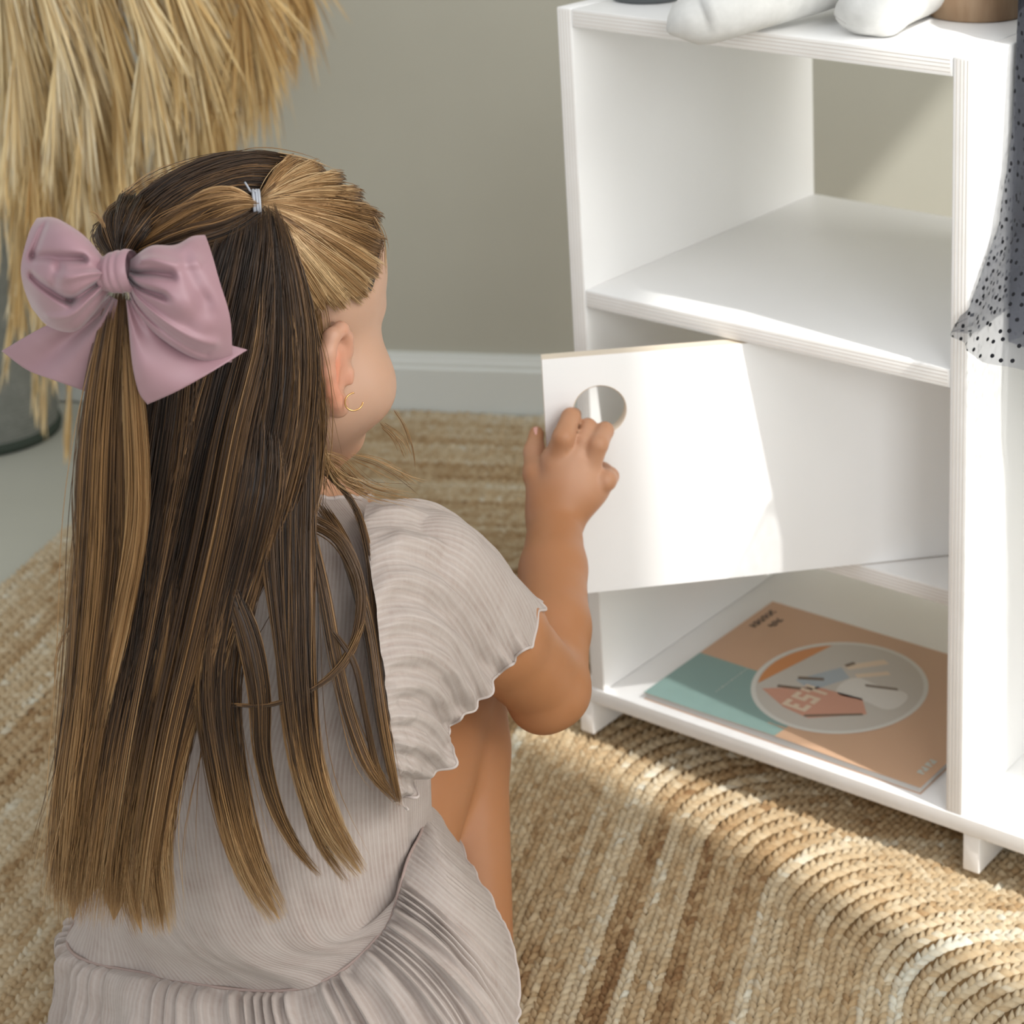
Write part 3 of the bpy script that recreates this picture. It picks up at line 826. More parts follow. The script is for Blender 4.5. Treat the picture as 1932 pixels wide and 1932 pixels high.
def strands(C, rad, tone, ns=None):
    """C (k,n,3) centre lines -> one mesh of fine three-sided strands tapering to their tips"""
    k, n, _ = C.shape
    T = unit(np.gradient(C, axis=1)); ref = np.array([.31, .9, -.3])
    A = unit(np.cross(T, ref)); B = np.cross(T, A)
    R = np.broadcast_to(rad, (k, n))
    V = np.stack([C + (A * math.cos(a) + B * math.sin(a)) * R[..., None] for a in (0.5, 0.5 + 2 * PI / 3, 0.5 + 4 * PI / 3)], 2)   # k,n,3,3
    i = np.arange(n - 1)[:, None]; j = np.arange(3)[None]; j2 = (j + 1) % 3
    f = np.stack([i * 3 + j, i * 3 + j2, (i + 1) * 3 + j2, (i + 1) * 3 + j], -1).reshape(-1, 4)
    F = (f[None] + (np.arange(k) * n * 3)[:, None, None]).reshape(-1, 4)
    return V.reshape(-1, 3), [F], np.repeat(np.broadcast_to(tone, (k, n)).reshape(-1), 3)
hg = np.random.default_rng(11)
def lock(pts, hw, th, n, tone, tips=0.35, taper=(0.4, .45), stray=0.05, core=True, seg=20, rad=.00026, fall=0.1, name='hair_lock', ends=0.10, start=.09):
    """pts [(u,v,Y)], hw half widths in sight-line pixels, th half thickness (m)"""
    P = np.array([spot(*p) for p in pts]); sc = np.linalg.norm(P - LENS, axis=1) / FPX
    Q = np.c_[P, np.asarray(hw, float) * sc, np.broadcast_to(th, (len(P),))]
    return lock3(Q, n, tone, tips, taper, stray, core, seg, rad, name, ends, start=start)
def lock3(Q, n0, tone, tips=0.35, taper=(.4, .45), stray=.05, core=True, seg=20, rad=.00026, name='hair_lock', ends=.10, tone0=None, scalpfit=None, start=.09):
    n = int(n0 * 1.28)
    C = catmull(Q, seg); W_ = np.maximum(C[:, 3], .0004); H_ = C[:, 4]; C = C[:, :3]
    T = unit(np.gradient(C, axis=0)); vd = unit(C - LENS)
    side = unit(np.cross(T, vd)); dep = np.cross(side, T); dep = dep * -np.sign((dep * vd).sum(1))[:, None]      # dep towards the viewer side
    t = np.linspace(0, 1, seg)
    a = np.sqrt(hg.random(n)) ; ph = hg.random(n) * 2 * PI
    x = a * np.cos(ph); y = a * np.sin(ph); y = np.where(hg.random(n) < .6, np.abs(y), y)
    wob = .10 * np.stack([vnoise(np.full(seg, i * .173) + x[i] * 3, t * 4 + i % 7, 51) for i in range(n)]) + .06 * np.stack([vnoise(np.full(seg, i * 1.37), t * 7 + i % 5, 52) for i in range(n)])
    X = x[:, None] + wob * (.5 + t)[None]; Y = y[:, None] + .5 * wob
    st = hg.random(n) < stray
    amp = np.where(st, hg.uniform(.4, 1.4, n), 0) * np.sign(hg.standard_normal(n))
    X += amp[:, None] * (np.sin(t[None] * hg.uniform(1.5, 4, n)[:, None] + hg.random(n)[:, None] * 6)) * t[None]
    P = C[None] + side[None] * (X * W_[None])[..., None] + dep[None] * (Y * H_[None])[..., None]
    if scalpfit is not None:
        q = np.linalg.norm(((P - CRC) @ HB.T) / (CRR + scalpfit), axis=-1, keepdims=True)
        P = np.where(q < 1, CRC + (P - CRC) / q, P)
    # uneven ends
    e = 1 - ends * hg.random(n)**1.5; b0 = start * hg.random(n)
    ti = (b0[:, None] + t[None] * (e - b0)[:, None]) * (seg - 1); i0 = np.minimum(ti.astype(int), seg - 2); fr = (ti - i0)[..., None]
    P = np.take_along_axis(P, i0[..., None], 1) * (1 - fr) + np.take_along_axis(P, (i0 + 1)[..., None], 1) * fr
    R = rad * hg.uniform(.75, 1.35, n)[:, None] * np.minimum(np.minimum(1, (1 - t) / .22 + .12), t / .06 + .25)[None]
    clump = .16 * vnoise(x * 3.2 + 3, np.full(n, tone * 9), 53) + .10 * vnoise(x * 9 + 3, y * 2 + 5, 57)
    tn = tone + clump + .10 * hg.standard_normal(n)
    tt = tn[:, None] + tips * np.clip((t - .62) / .38, 0, 1)[None] + .05 * vnoise(np.tile(t * 6, (n, 1)), np.tile(x[:, None] * 5, (1, seg)), 54)
    if tone0 is not None: tt = tt + (tone0 - tone) * np.clip(1 - t / .35, 0, 1)[None]
    V, F, A = strands(P, R, np.clip(tt, 0, 1))
    if core:
        m = 14; th_ = np.linspace(0, 2 * PI, m, endpoint=False)
        sh = np.where(t > .86, np.clip((1 - t) / .14, .02, 1), 1) * .84 * np.clip(t / .16 + .05, 0, 1)
        G = C[:, None] + side[:, None] * (np.cos(th_)[None] * (W_ * sh)[:, None])[..., None] + dep[:, None] * (np.sin(th_)[None] * (H_ * sh * .8)[:, None])[..., None]
        if scalpfit is not None:
            q = np.linalg.norm(((G - CRC) @ HB.T) / (CRR + scalpfit), axis=-1, keepdims=True); G = np.where(q < 1, CRC + (G - CRC) / q, G)
        V2 = G.reshape(-1, 3); F2 = grid_faces(seg, m, True)
        st2 = tone - .10 + .12 * vnoise(np.tile(th_ * 9, (seg, 1)), np.tile(t[:, None] * 2, (1, m)), 55) + tips * np.clip((t[:, None] - .62) / .38, 0, 1)
        V, F = merge([(V, F), (V2, [F2])]); A = np.concatenate([A, np.clip(st2, 0, 1).ravel()])
    return mesh(name, V, F, M_HAIR, hair, True, {'tone': A})

# scalp cap
def cap():
    n, m = 90, 140
    V = []; keep = np.zeros((n, m), bool); tone = []
    for i in range(n):
        el = PI / 2 - (i / (n - 1)) * 2.55
        for j in range(m):
            az = j / m * 2 * PI
            q = np.array([math.cos(el) * math.cos(az), math.cos(el) * math.sin(az), math.sin(el)])
            p = q * (CRR + .0030)
            x, y, z = p + HB @ (CRC - HC)
            front = .034 - .35 * max(0, .06 - z)                 # hairline
            low = .040 if y > -.020 else .040 - (-.020 - y) * 3.4
            keep[i, j] = (y < front) and (z > low)
            V.append(CRC + HB.T @ p); tone.append(.16 + .10 * math.sin(az * 60) * .5)
    V = np.array(V); F = grid_faces(n, m, True); k = keep.ravel(); F = F[k[F].all(1)]
    us = np.unique(F); re = np.full(len(V), -1); re[us] = np.arange(len(us))
    mesh('scalp_cap', V[us], re[F], M_HAIR, hair, True, {'tone': np.array(tone)[us]})
cap()

# --- falling locks (u, v, Y) ---------------------------------------
lock([(478, 415, 1.150), (470, 480, 1.126), (440, 620, 1.112), (395, 800, 1.092), (350, 1000, 1.076), (305, 1200, 1.058), (262, 1400, 1.040), (228, 1600, 1.030), (215, 1735, 1.026)], [50, 74, 92, 104, 104, 92, 82, 80, 84], .014, 900, .17, .62)
lock([(512, 400, 1.155), (522, 470, 1.134), (530, 600, 1.122), (520, 760, 1.108), (485, 920, 1.092), (440, 1060, 1.078), (390, 1190, 1.062), (345, 1320, 1.050), (312, 1450, 1.042), (290, 1600, 1.034), (308, 1755, 1.030)], [16, 34, 60, 74, 76, 66, 50, 36, 30, 28, 24], .012, 620, .25, .62)
lock([(340, 470, 1.118), (335, 590, 1.100), (310, 800, 1.082), (280, 1000, 1.068), (250, 1200, 1.052), (215, 1400, 1.040), (170, 1560, 1.032), (140, 1690, 1.030)], [30, 50, 70, 72, 66, 60, 52, 46], .013, 480, .22, .60)
lock([(492, 760, 1.106), (482, 900, 1.084), (450, 1050, 1.072), (420, 1180, 1.060), (408, 1300, 1.050), (420, 1420, 1.042), (448, 1560, 1.036), (484, 1660, 1.032), (528, 1735, 1.030)], [30, 54, 52, 46, 40, 34, 31, 27, 20], .008, 330, .28, .62)
lock([(565, 700, 1.126), (560, 860, 1.112), (556, 1000, 1.092), (556, 1150, 1.072), (562, 1300, 1.056), (580, 1440, 1.046), (622, 1560, 1.040), (682, 1648, 1.040)], [34, 36, 36, 36, 32, 28, 24, 14], .009, 320, .34, .58)
lock([(520, 900, 1.098), (520, 1040, 1.080), (530, 1180, 1.064), (545, 1330, 1.050), (566, 1470, 1.042), (604, 1590, 1.038), (655, 1665, 1.040)], [30, 28, 18, 12, 9, 8, 5], .006, 90, .34, .40, core=False)
lock([(415, 980, 1.084), (438, 1110, 1.066), (470, 1200, 1.058), (492, 1310, 1.050), (496, 1420, 1.046), (520, 1520, 1.042), (560, 1600, 1.040), (606, 1652, 1.040)], [8, 16, 22, 20, 15, 11, 8, 5], .006, 110, .36, .35)
# side hair from behind the ear
lock([(540, 500, 1.140), (560, 600, 1.132), (578, 720, 1.128), (592, 820, 1.128), (585, 920, 1.122), (568, 1040, 1.098)], [14, 28, 30, 22, 20, 18], .007, 260, .46, .05, stray=.10)
lock([(500, 430, 1.150), (510, 520, 1.130), (530, 640, 1.124), (545, 800, 1.116), (548, 960, 1.104), (548, 1100, 1.080)], [12, 22, 34, 34, 28, 20], .008, 260, .44, .05, stray=.06)
# lighter streaks through the mass
for k in range(16):
    x = hg.uniform(-.9, .9); d = hg.uniform(.0, .006)
    a = [(470, 520), (445, 640), (400, 800), (360, 1000), (318, 1200), (276, 1400), (244, 1600), (230, 1730)] if k % 3 else [(525, 560), (524, 680), (512, 820), (480, 960), (440, 1080), (405, 1200), (385, 1300), (392, 1400)]
    w = [50, 85, 95, 98, 88, 78, 74, 76] if k % 3 else [30, 55, 66, 66, 58, 48, 40, 30]; yy = [1.116, 1.100, 1.080, 1.064, 1.046, 1.028, 1.018, 1.016] if k % 3 else [1.116, 1.108, 1.098, 1.082, 1.068, 1.054, 1.046, 1.040]
    lock([(p[0] + x * w[i], p[1], yy[i] - d + .012 * x * x) for i, p in enumerate(a)], [4, 6, 7, 7, 7, 7, 6, 6], .002, 16, hg.uniform(.30, .48), .35, stray=.05, core=False, start=.25, ends=.2)
# pony tail under the bow, golden
lock([(228, 545, 1.060), (222, 640, 1.056), (212, 760, 1.052), (206, 900, 1.048), (204, 1020, 1.046), (192, 1160, 1.042), (172, 1320, 1.038), (148, 1480, 1.032), (128, 1690, 1.028)], [22, 38, 48, 54, 56, 50, 42, 38, 36], .015, 620, .50, .22)
lock([(240, 600, 1.050), (250, 740, 1.046), (258, 880, 1.044), (256, 1000, 1.042), (232, 1140, 1.040), (200, 1300, 1.036), (170, 1450, 1.032)], [12, 20, 22, 22, 20, 16, 10], .008, 200, .64, .15)
lock([(178, 700, 1.075), (166, 850, 1.070), (160, 1000, 1.065), (150, 1150, 1.060), (140, 1330, 1.050), (120, 1500, 1.040), (102, 1650, 1.036)], [10, 12, 13, 16, 18, 20, 16], .009, 170, .20, .35)
lock([(225, 900, 1.062), (212, 1100, 1.048), (185, 1300, 1.042), (160, 1450, 1.036), (140, 1600, 1.030), (138, 1735, 1.028)], [20, 34, 32, 30, 34, 32], .010, 200, .38, .40)
lock([(335, 1050, 1.066), (310, 1260, 1.046), (270, 1420, 1.036), (246, 1560, 1.028), (250, 1680, 1.024), (268, 1760, 1.022)], [14, 24, 24, 22, 22, 20], .006, 130, .48, .34)
lock([(400, 1020, 1.072), (362, 1230, 1.050), (318, 1400, 1.040), (290, 1540, 1.032), (282, 1640, 1.028), (300, 1745, 1.026)], [10, 18, 18, 16, 14, 10], .006, 100, .54, .3)
# long loose strands over the sleeve
for pts, hw, n in [
    ([(600, 950, 1.140), (640, 1010, 1.122), (672, 1090, 1.105), (700, 1200, 1.088), (716, 1320, 1.070), (735, 1430, 1.062), (754, 1518, 1.060)], [12, 12, 12, 10, 9, 8, 5], 80),
    ([(585, 1000, 1.110), (610, 1110, 1.092), (632, 1230, 1.078), (660, 1350, 1.066), (698, 1450, 1.058), (748, 1512, 1.060)], [10, 11, 11, 10, 10, 6], 80),
    ([(600, 880, 1.140), (664, 945, 1.150), (694, 1040, 1.125), (706, 1150, 1.100), (712, 1260, 1.082), (728, 1390, 1.066), (756, 1522, 1.060)], [4, 6, 7, 8, 8, 7, 4], 50),
    ([(575, 980, 1.110), (640, 1020, 1.105), (680, 1110, 1.095), (672, 1200, 1.084), (640, 1260, 1.078), (592, 1300, 1.070)], [14, 14, 10, 8, 7, 4], 40),
    ([(620, 1180, 1.082), (668, 1250, 1.074), (690, 1350, 1.066), (712, 1450, 1.060), (750, 1510, 1.058)], [4, 5, 5, 5, 3], 26),
    ([(430, 1330, 1.046), (510, 1330, 1.048), (590, 1300, 1.056), (650, 1250, 1.072), (690, 1170, 1.088)], [3, 4, 5, 7, 6], 14)]:
    lock(pts, hw, .004, n, .40, .25, stray=.12, core=n > 60, rad=.0003)

# --- hair drawn over the head ---------------------------------------
def over(pts, hw, th, n, tone, **kw):
    P = [scalp(u, v, l) if not isinstance(l, str) else spot(u, v, float(l)) for u, v, l in pts]
    P = np.array(P); C = catmull(P, 16)
    q = np.linalg.norm(((C - CRC) @ HB.T) / (CRR + .004), axis=-1, keepdims=True); C = np.where(q < 1, CRC + (C - CRC) / q, C)
    sc = np.linalg.norm(C - LENS, axis=1) / FPX
    h = np.interp(np.linspace(0, 1, 16), np.linspace(0, 1, len(hw)), hw)
    return lock3(np.c_[C, h * sc, np.full(16, th)], n, tone, kw.pop('tips', 0.0), scalpfit=.0035, seg=14, ends=kw.pop('ends', .02), **kw)
ELA = (483, 383)
# blond fan from the hairline up to the small elastic
for k, (u, v) in enumerate([(566, 312), (606, 325), (645, 345), (680, 378), (714, 422), (720, 470), (714, 520), (694, 560), (652, 582), (612, 585), (576, 560)]):
    mu, mv = (ELA[0] * .45 + u * .55, ELA[1] * .45 + v * .55 - (10 if k < 7 else 4))
    wide = 27 if k < 8 else 20
    over([(u, v, .004), (u * .75 + mu * .25, v * .75 + mv * .25, .006), (mu, mv, .010), (ELA[0] + 8 + (k - 5) * .3, ELA[1] + (k - 5) * 1.4, .012)], [wide, wide, 15, 4], .0040, 170,
         .78 + .15 * math.sin(k * .9) + (.08 if 4 < k < 9 else -.06), tone0=.82 if k > 5 else .48, stray=.07, core=True, start=.22)
for k in range(30):
    a = -1.12 + 2.15 * (k + .5) / 30 + .03 * hg.standard_normal(); ex = 1 + .05 * hg.standard_normal()
    u = 500 + (205 - 40 * abs(a - .1)) * math.cos(a * .92) * ex + (12 if a > .9 else 0); v = 425 + 168 * math.sin(a * .98) * ex
    over([(u, v, .0035), (u * .7 + ELA[0] * .3, v * .7 + ELA[1] * .3 - 4, .008), (ELA[0] * .7 + u * .3, ELA[1] * .7 + v * .3 - 4, .012), (ELA[0] + 8, ELA[1] + 8 * a, .013)], [12, 12, 9, 3], .0022, 34, .70 + .18 * hg.standard_normal(), tone0=.66, stray=.12, core=False, start=.30)
# dark crown combed back to the bow
for k, (a, b, c, d) in enumerate([((548, 306), (470, 306), (350, 345), (215, 455)), ((552, 318), (470, 318), (350, 362), (222, 462)), ((545, 332), (462, 332), (350, 380), (228, 470)),
                                  ((520, 346), (446, 348), (348, 398), (232, 476)), ((500, 362), (430, 366), (340, 418), (236, 482)), ((440, 352), (390, 366), (310, 410), (226, 470)), ((470, 300), (400, 314), (300, 362), (208, 440))]):
    over([(*a, .005), (*b, .010), (*c, .013), (*d, .020)], [16, 22, 20, 12], .006, 150, .20 + .05 * (k % 3), stray=.12)
# little pony from the elastic, then the twisted roll along the edge
over([(ELA[0] - 4, ELA[1], .016), (440, 382, .020), (390, 398, .018), (330, 428, .018), (262, 468, .020)], [8, 22, 28, 22, 14], .008, 260, .50, tone0=.78, stray=.10)
over([(ELA[0] - 4, ELA[1] - 4, .016), (438, 362, .018), (392, 366, .016), (340, 392, .016)], [5, 10, 9, 4], .005, 90, .66, tone0=.78, stray=.14, tips=-.2)
over([(492, 400, .008), (440, 434, .014), (380, 456, .016), (310, 472, .018), (245, 492, .022)], [10, 17, 18, 16, 12], .009, 220, .26, stray=.08)
over([(470, 398, .012), (420, 420, .016), (360, 436, .018), (300, 458, .020), (240, 486, .022)], [8, 14, 14, 14, 10], .007, 150, .34, stray=.10)
# knot of hair behind the bow
for (a, b) in [((188, 420), (205, 470)), ((205, 385), (215, 460)), ((235, 372), (225, 455)), ((265, 385), (235, 455)), ((290, 405), (245, 465))]:
    over([(*a, .014), ((a[0] + b[0]) / 2 - 3, (a[1] + b[1]) / 2, .026), (*b, .026), (228, 500, .026)], [16, 16, 12, 8], .010, 120, .30, stray=.12)
# roots under the fan: hair parted down to the side, scalp showing through
for (a, b, c) in [((500, 410), (492, 470), (470, 560)), ((515, 420), (515, 490), (505, 590)), ((530, 440), (540, 510), (540, 620)), ((545, 460), (560, 530), (566, 640)), ((440, 440), (430, 500), (420, 600)), ((395, 460), (390, 520), (385, 620))]:
    over([(*a, .004), (*b, .006), (*c, .008)], [12, 17, 20], .004, 110, .22 if a[0] < 525 else .50, stray=.08, start=.3, core=a[0] < 525)
for (a, b, c) in [((572, 560), (592, 640), (604, 760)), ((590, 575), (600, 640), (598, 720)), ((556, 540), (572, 620), (590, 740))]:
    over([(*a, .003), (*b, .005), (*c, .004)], [12, 10, 6], .0025, 40, .62, stray=.2, core=False, rad=.00026)
# wisps
wis = [([(610, 870, 1.14), (650, 900, 1.15), (690, 930, 1.16), (740, 945, 1.16)], 9, 26), ([(600, 840, 1.135), (640, 905, 1.145), (700, 935, 1.15)], 10, 22),
       ([(600, 800, 1.130), (612, 880, 1.140), (640, 940, 1.150)], 14, 30), ([(742, 770, 1.19), (762, 800, 1.19), (776, 840, 1.19), (782, 890, 1.19)], 4, 5),
       ([(720, 800, 1.19), (752, 830, 1.18), (768, 870, 1.18)], 10, 8), ([(660, 860, 1.16), (720, 880, 1.16), (790, 930, 1.17)], 14, 12),
       ([(605, 640, 1.165), (612, 720, 1.160), (618, 790, 1.150)], 10, 14), ([(150, 1150, 1.05), (112, 1230, 1.04), (105, 1320, 1.04)], 6, 5)]
wis += [([(560, 470, 1.15), (590, 560, 1.16), (606, 660, 1.16), (600, 780, 1.15)], 26, 22), ([(545, 500, 1.14), (580, 640, 1.14), (600, 760, 1.14), (630, 880, 1.15)], 22, 22), ([(590, 850, 1.14), (640, 870, 1.15), (700, 920, 1.165), (800, 940, 1.18)], 16, 20),
        ([(400, 320, 1.20), (470, 292, 1.20), (560, 300, 1.21), (640, 330, 1.22)], 12, 14), ([(230, 370, 1.16), (300, 330, 1.17), (380, 310, 1.19)], 14, 12), ([(700, 400, 1.22), (722, 450, 1.22), (724, 520, 1.21)], 8, 12), ([(200, 430, 1.10), (185, 400, 1.10), (172, 392, 1.10)], 10, 6), ([(160, 800, 1.06), (150, 1000, 1.06), (128, 1250, 1.05), (110, 1500, 1.04)], 14, 16)]
for pts, w_, n in wis: lock(pts, [w_ * .5] + [w_] * (len(pts) - 2) + [w_ * 1.3], .006, n, .72, 0, stray=.35, core=False, rad=.00020, name='loose_wisp', ends=.4)

# elastic with its loose end
k_ = NM('clear_elastic', 0.25, 0.5); k_.col(srgb(160, 163, 170)); M_ELA = k_.m
ec = scalp(*ELA, .014); et = unit(scalp(ELA[0] + 20, ELA[1] + 2, .014) - scalp(ELA[0] - 20, ELA[1] + 2, .014)); eo = unit(ec - CRC); es = np.cross(et, eo)
th = np.linspace(0, 2 * PI, 40)
rings = []
for o in (-.0012, .0006, .0020):
    C = np.array([ec + et * o + es * .0085 * math.cos(a) + eo * (.0085 * math.sin(a) - .001) for a in th]); rings.append(tube_arrays(C, .0010, 6, False))
tail = catmull(np.array([ec + es * -.004 + eo * .008, spot(474, 362, 1.150), spot(466, 350, 1.152), spot(462, 344, 1.155)]), 14)
rings.append(tube_arrays(tail, .0007, 6))
V, F = merge(rings); o = mesh('hair_elastic', V, F, M_ELA, girl); o['label'] = 'thin pale grey hair elastic'
# ear ring
k_ = NM('gold_wire', 0.22, 0.5); k_.col(srgb(226, 178, 120)); k_.b.inputs['Metallic'].default_value = 1.0; M_GOLD = k_.m
c = spot(668, 758, 1.160); n_ = unit(np.array([.45, -.75, .1])); a1 = unit(np.cross(n_, [0, 0, 1.0])); a2 = np.cross(a1, n_)
C = np.array([c + (a1 * math.cos(t) + a2 * math.sin(t)) * .0058 for t in np.linspace(-2.9, 1.7, 40)])
V, F = tube_arrays(C, .00055, 8); o = mesh('earring', V, F, M_GOLD, girl); o['label'] = 'small gold hoop earring in the right ear'
# ------------------------------------------------------------------ satin bow on the back of the head
def m_satin():
    k = NM('mauve_satin', 0.46, 0.42)
    k.col(k.ramp(k.noise(k.coord('Object'), 30, 2), [(0.3, srgb(146, 112, 118)), (0.7, srgb(156, 123, 130))]))
    k.b.inputs['Sheen Weight'].default_value = 0.25; k.b.inputs['Sheen Roughness'].default_value = 0.4
    k.bump(k.noise(k.coord('Object', (900, 900, 900)), 1.0, 1), 0.05, 0.0003); return k.m
M_SATIN = m_satin()
bow = empty('hair_bow', tuple(spot(222, 512, 1.035)), girl); bow['label'] = 'large dusty mauve satin bow at the back of the head'
VD = unit(spot(222, 512, 1.04) - LENS)
def coons(A, B, E, n=56, m=48):
    """A, B rails (s), E end edge from A's end to B's end (t): rows of (u, v, Y)"""
    f = lambda R: np.array([spot(*p) for p in R])
    A = catmull(f(A), n); B = catmull(f(B), n); E = catmull(f(E), m)
    s = np.linspace(0, 1, n)[:, None, None]; t = np.linspace(0, 1, m)[None, :, None]
    G = A[:, None] * (1 - t) + B[:, None] * t
    return G + s**1.6 * (E[None] - (A[-1][None, None] * (1 - t) + B[-1][None, None] * t)), s[..., 0], t[..., 0]
def fold(s, t, p0, p1, w, d):
    """a crease of depth d along the line p0-p1 in (s,t)"""
    p0 = np.array(p0); e = np.array(p1) - p0; L = e @ e
    q = np.clip(((s - p0[0]) * e[0] + (t - p0[1]) * e[1]) / L, 0, 1)
    dist = np.hypot((s - p0[0] - q * e[0]) * .9, (t - p0[1] - q * e[1]))
    return d * np.exp(-(dist / w)**2) * (1 - .35 * q)
def loop(A, B, E, folds, bulge, back=.014):
    G, s, t = coons(A, B, E)
    d = bulge * np.sin(PI * t)**.55 * np.sin(PI * np.clip(s * .80 + .05, 0, 1))**.7
    d = d + .0030 * np.sin(2 * PI * (2.4 * t + .15)) * (1 - s) * np.sin(PI * t)
    for f in folds: d = d + 1.7 * fold(s, t, f[0], f[1], f[2] * .8, f[3]) * np.clip(np.sin(PI * t) * 3, 0, 1)
    n, m = d.shape
    Fr = G - VD * d[..., None]; Bk = G + VD * (back * np.sin(PI * t)**.5 * np.sin(PI * np.clip(s * .9, 0, 1))**.5)[..., None]
    V = np.vstack([Fr.reshape(-1, 3), Bk.reshape(-1, 3)])
    f = grid_faces(n, m); o = mesh('bow_loop', V, np.vstack([f[:, ::-1], f + n * m]), M_SATIN, bow)
    sb = o.modifiers.new('soft', 'SUBSURF'); sb.levels = 1; sb.render_levels = 1
loop([(240, 546, 1.040), (258, 592, 1.038), (305, 640, 1.036), (372, 678, 1.042), (438, 684, 1.056)],
     [(246, 490, 1.040), (284, 464, 1.040), (330, 462, 1.046), (362, 446, 1.056), (387, 443, 1.064)],
     [(438, 684, 1.056), (432, 600, 1.052), (412, 530, 1.052), (400, 485, 1.058), (387, 443, 1.064)],
     [((.02, .62), (.50, .70), .055, -.0085), ((.02, .40), (.42, .46), .050, -.0095), ((.10, .25), (.85, .16), .05, .0035), ((.66, .80), (.82, .42), .10, -.0026), ((.80, .50), (.64, .30), .09, -.0018), ((.05, .14), (.8, .06), .022, -.0040), ((.2, .84), (.8, .80), .06, .003)], .024)
loop([(208, 548, 1.040), (178, 592, 1.036), (140, 626, 1.036), (92, 616, 1.044), (60, 582, 1.056)],
     [(198, 490, 1.040), (165, 450, 1.040), (130, 424, 1.044), (100, 410, 1.052), (70, 411, 1.062)],
     [(60, 582, 1.056), (46, 540, 1.052), (42, 500, 1.050), (56, 440, 1.056), (70, 411, 1.062)],
     [((.02, .42), (.45, .30), .040, -.0080), ((.45, .30), (.85, .44), .045, -.0080), ((.02, .30), (.70, .10), .05, .0035), ((.30, .72), (.85, .62), .05, -.0060), ((.88, .62), (.80, .92), .05, -.0040), ((.05, .58), (.55, .52), .06, .004), ((.55, .60), (.60, .42), .06, -.0035)], .026)
def tail(A, B, E, wav, ph, name='bow_tail'):
    G, s, t = coons(A, B, E, 44, 40)
    d = .0055 * np.sin(2 * PI * (wav * t + ph)) * np.sin(PI * np.clip(s * .85 + .02, 0, 1)) + .003 * np.sin(2 * PI * (2 * wav * t + ph * 3)) * (1 - s) + .004 * np.sin(PI * t)
    V = (G - VD * d[..., None]); n, m = d.shape
    V = np.vstack([V.reshape(-1, 3), (V + VD * .0014).reshape(-1, 3)]); f = grid_faces(n, m)
    rim = np.concatenate([np.arange(m), np.arange(1, n) * m + m - 1, (n - 1) * m + np.arange(m - 2, -1, -1), np.arange(n - 2, 0, -1) * m])
    r2 = np.roll(rim, -1); q = np.stack([rim, r2, r2 + n * m, rim + n * m], 1)
    mesh(name, V, np.vstack([f[:, ::-1], f + n * m, q]), M_SATIN, bow)
tail([(204, 556, 1.046), (160, 588, 1.056), (92, 612, 1.066), (50, 634, 1.072), (3, 662, 1.078)],
     [(222, 566, 1.046), (214, 610, 1.052), (200, 670, 1.058), (175, 744, 1.064)],
     [(3, 662, 1.078), (52, 698, 1.070), (100, 716, 1.064), (140, 730, 1.064), (175, 744, 1.064)], 1.3, .22)
tail([(238, 566, 1.038), (243, 620, 1.034), (250, 690, 1.032), (262, 740, 1.034), (278, 763, 1.036)],
     [(256, 566, 1.040), (320, 605, 1.046), (400, 640, 1.052), (467, 660, 1.056)],
     [(278, 763, 1.036), (340, 734, 1.036), (405, 698, 1.042), (467, 660, 1.056)], 1.0, .05)
def knot():
    n, m = 40, 30
    c = spot(224, 513, 1.036); ax = unit(spot(254, 509, 1.036) - spot(194, 517, 1.036)); up = unit(np.array([0, 0, 1.0]) - ax * ax[2]); o = np.cross(ax, up); o = o * -np.sign(o @ VD)
    G = np.zeros((n, m, 3))
    for i in range(n):
        a = i / n * 2 * PI
        for j in range(m):
            x = j / (m - 1) * 2 - 1
            r = 1 - .10 * x**4 - .06 * abs(math.sin(3.2 * x + .6))**8 - .05 * math.exp(-((x + .15) / .10)**2) + .05 * math.cos(x * 2)
            h = .0115 * (1 + .10 * x)
            G[i, j] = c + ax * x * .0088 + up * math.cos(a) * h * r + o * math.sin(a) * .0125 * r
    V = G.reshape(-1, 3); f = np.vstack([grid_faces(n, m), np.stack([(n - 1) * m + np.arange(m - 1), (n - 1) * m + np.arange(1, m), np.arange(1, m), np.arange(m - 1)], 1)])
    mesh('bow_knot', V, f, M_SATIN, bow)
knot()
# ------------------------------------------------------------------ basket and drooping pampas plumes
def m_basket():
    k = NM('grey_woven_basket', 0.9, 0.15)
    v = k.coord('Object', (1, 1, 1)); w = k.wave(v, 55, 1.5, 'Z', 2, 8)
    k.col(k.ramp(k.math('ADD', k.math('MULTIPLY', w, .4), k.math('MULTIPLY', k.noise(v, 60, 3), .6)), [(0.2, srgb(120, 122, 116)), (0.8, srgb(150, 152, 146))]))
    k.bump(w, 0.5, 0.002); return k.m
M_BASK = m_basket()
k_ = NM('dark_rim_binding', 0.8, 0.2); k_.col(srgb(62, 70, 62)); M_RIM = k_.m
PC = np.array([-1.19, 2.388, -0.013])
def lathe(c, prof, seg=48):
    th = np.linspace(0, 2 * PI, seg, endpoint=False); n = len(prof)
    V = np.array([[c[0] + r * math.cos(a), c[1] + r * math.sin(a), c[2] + z] for r, z in prof for a in th])
    F = [grid_faces(n, seg, True)]
    return V, F
bk = empty('plant_basket', PC); tag(bk, 'grey woven basket with dark base rim standing on the floor under pampas', 'basket')
V, F = lathe(PC, [(.0, .004), (.078, .004), (.085, .012), (.090, .10), (.095, .22), (.096, .30), (.093, .312), (.088, .306), (.086, .20), (.080, .03), (0, .03)])
mesh('basket_wall', V, F, M_BASK, bk)
V, F = lathe(PC, [(.079, .0), (.087, .001), (.089, .008), (.0875, .015), (.083, .016), (.079, .0)]); mesh('base_rim', V, F, M_RIM, bk)
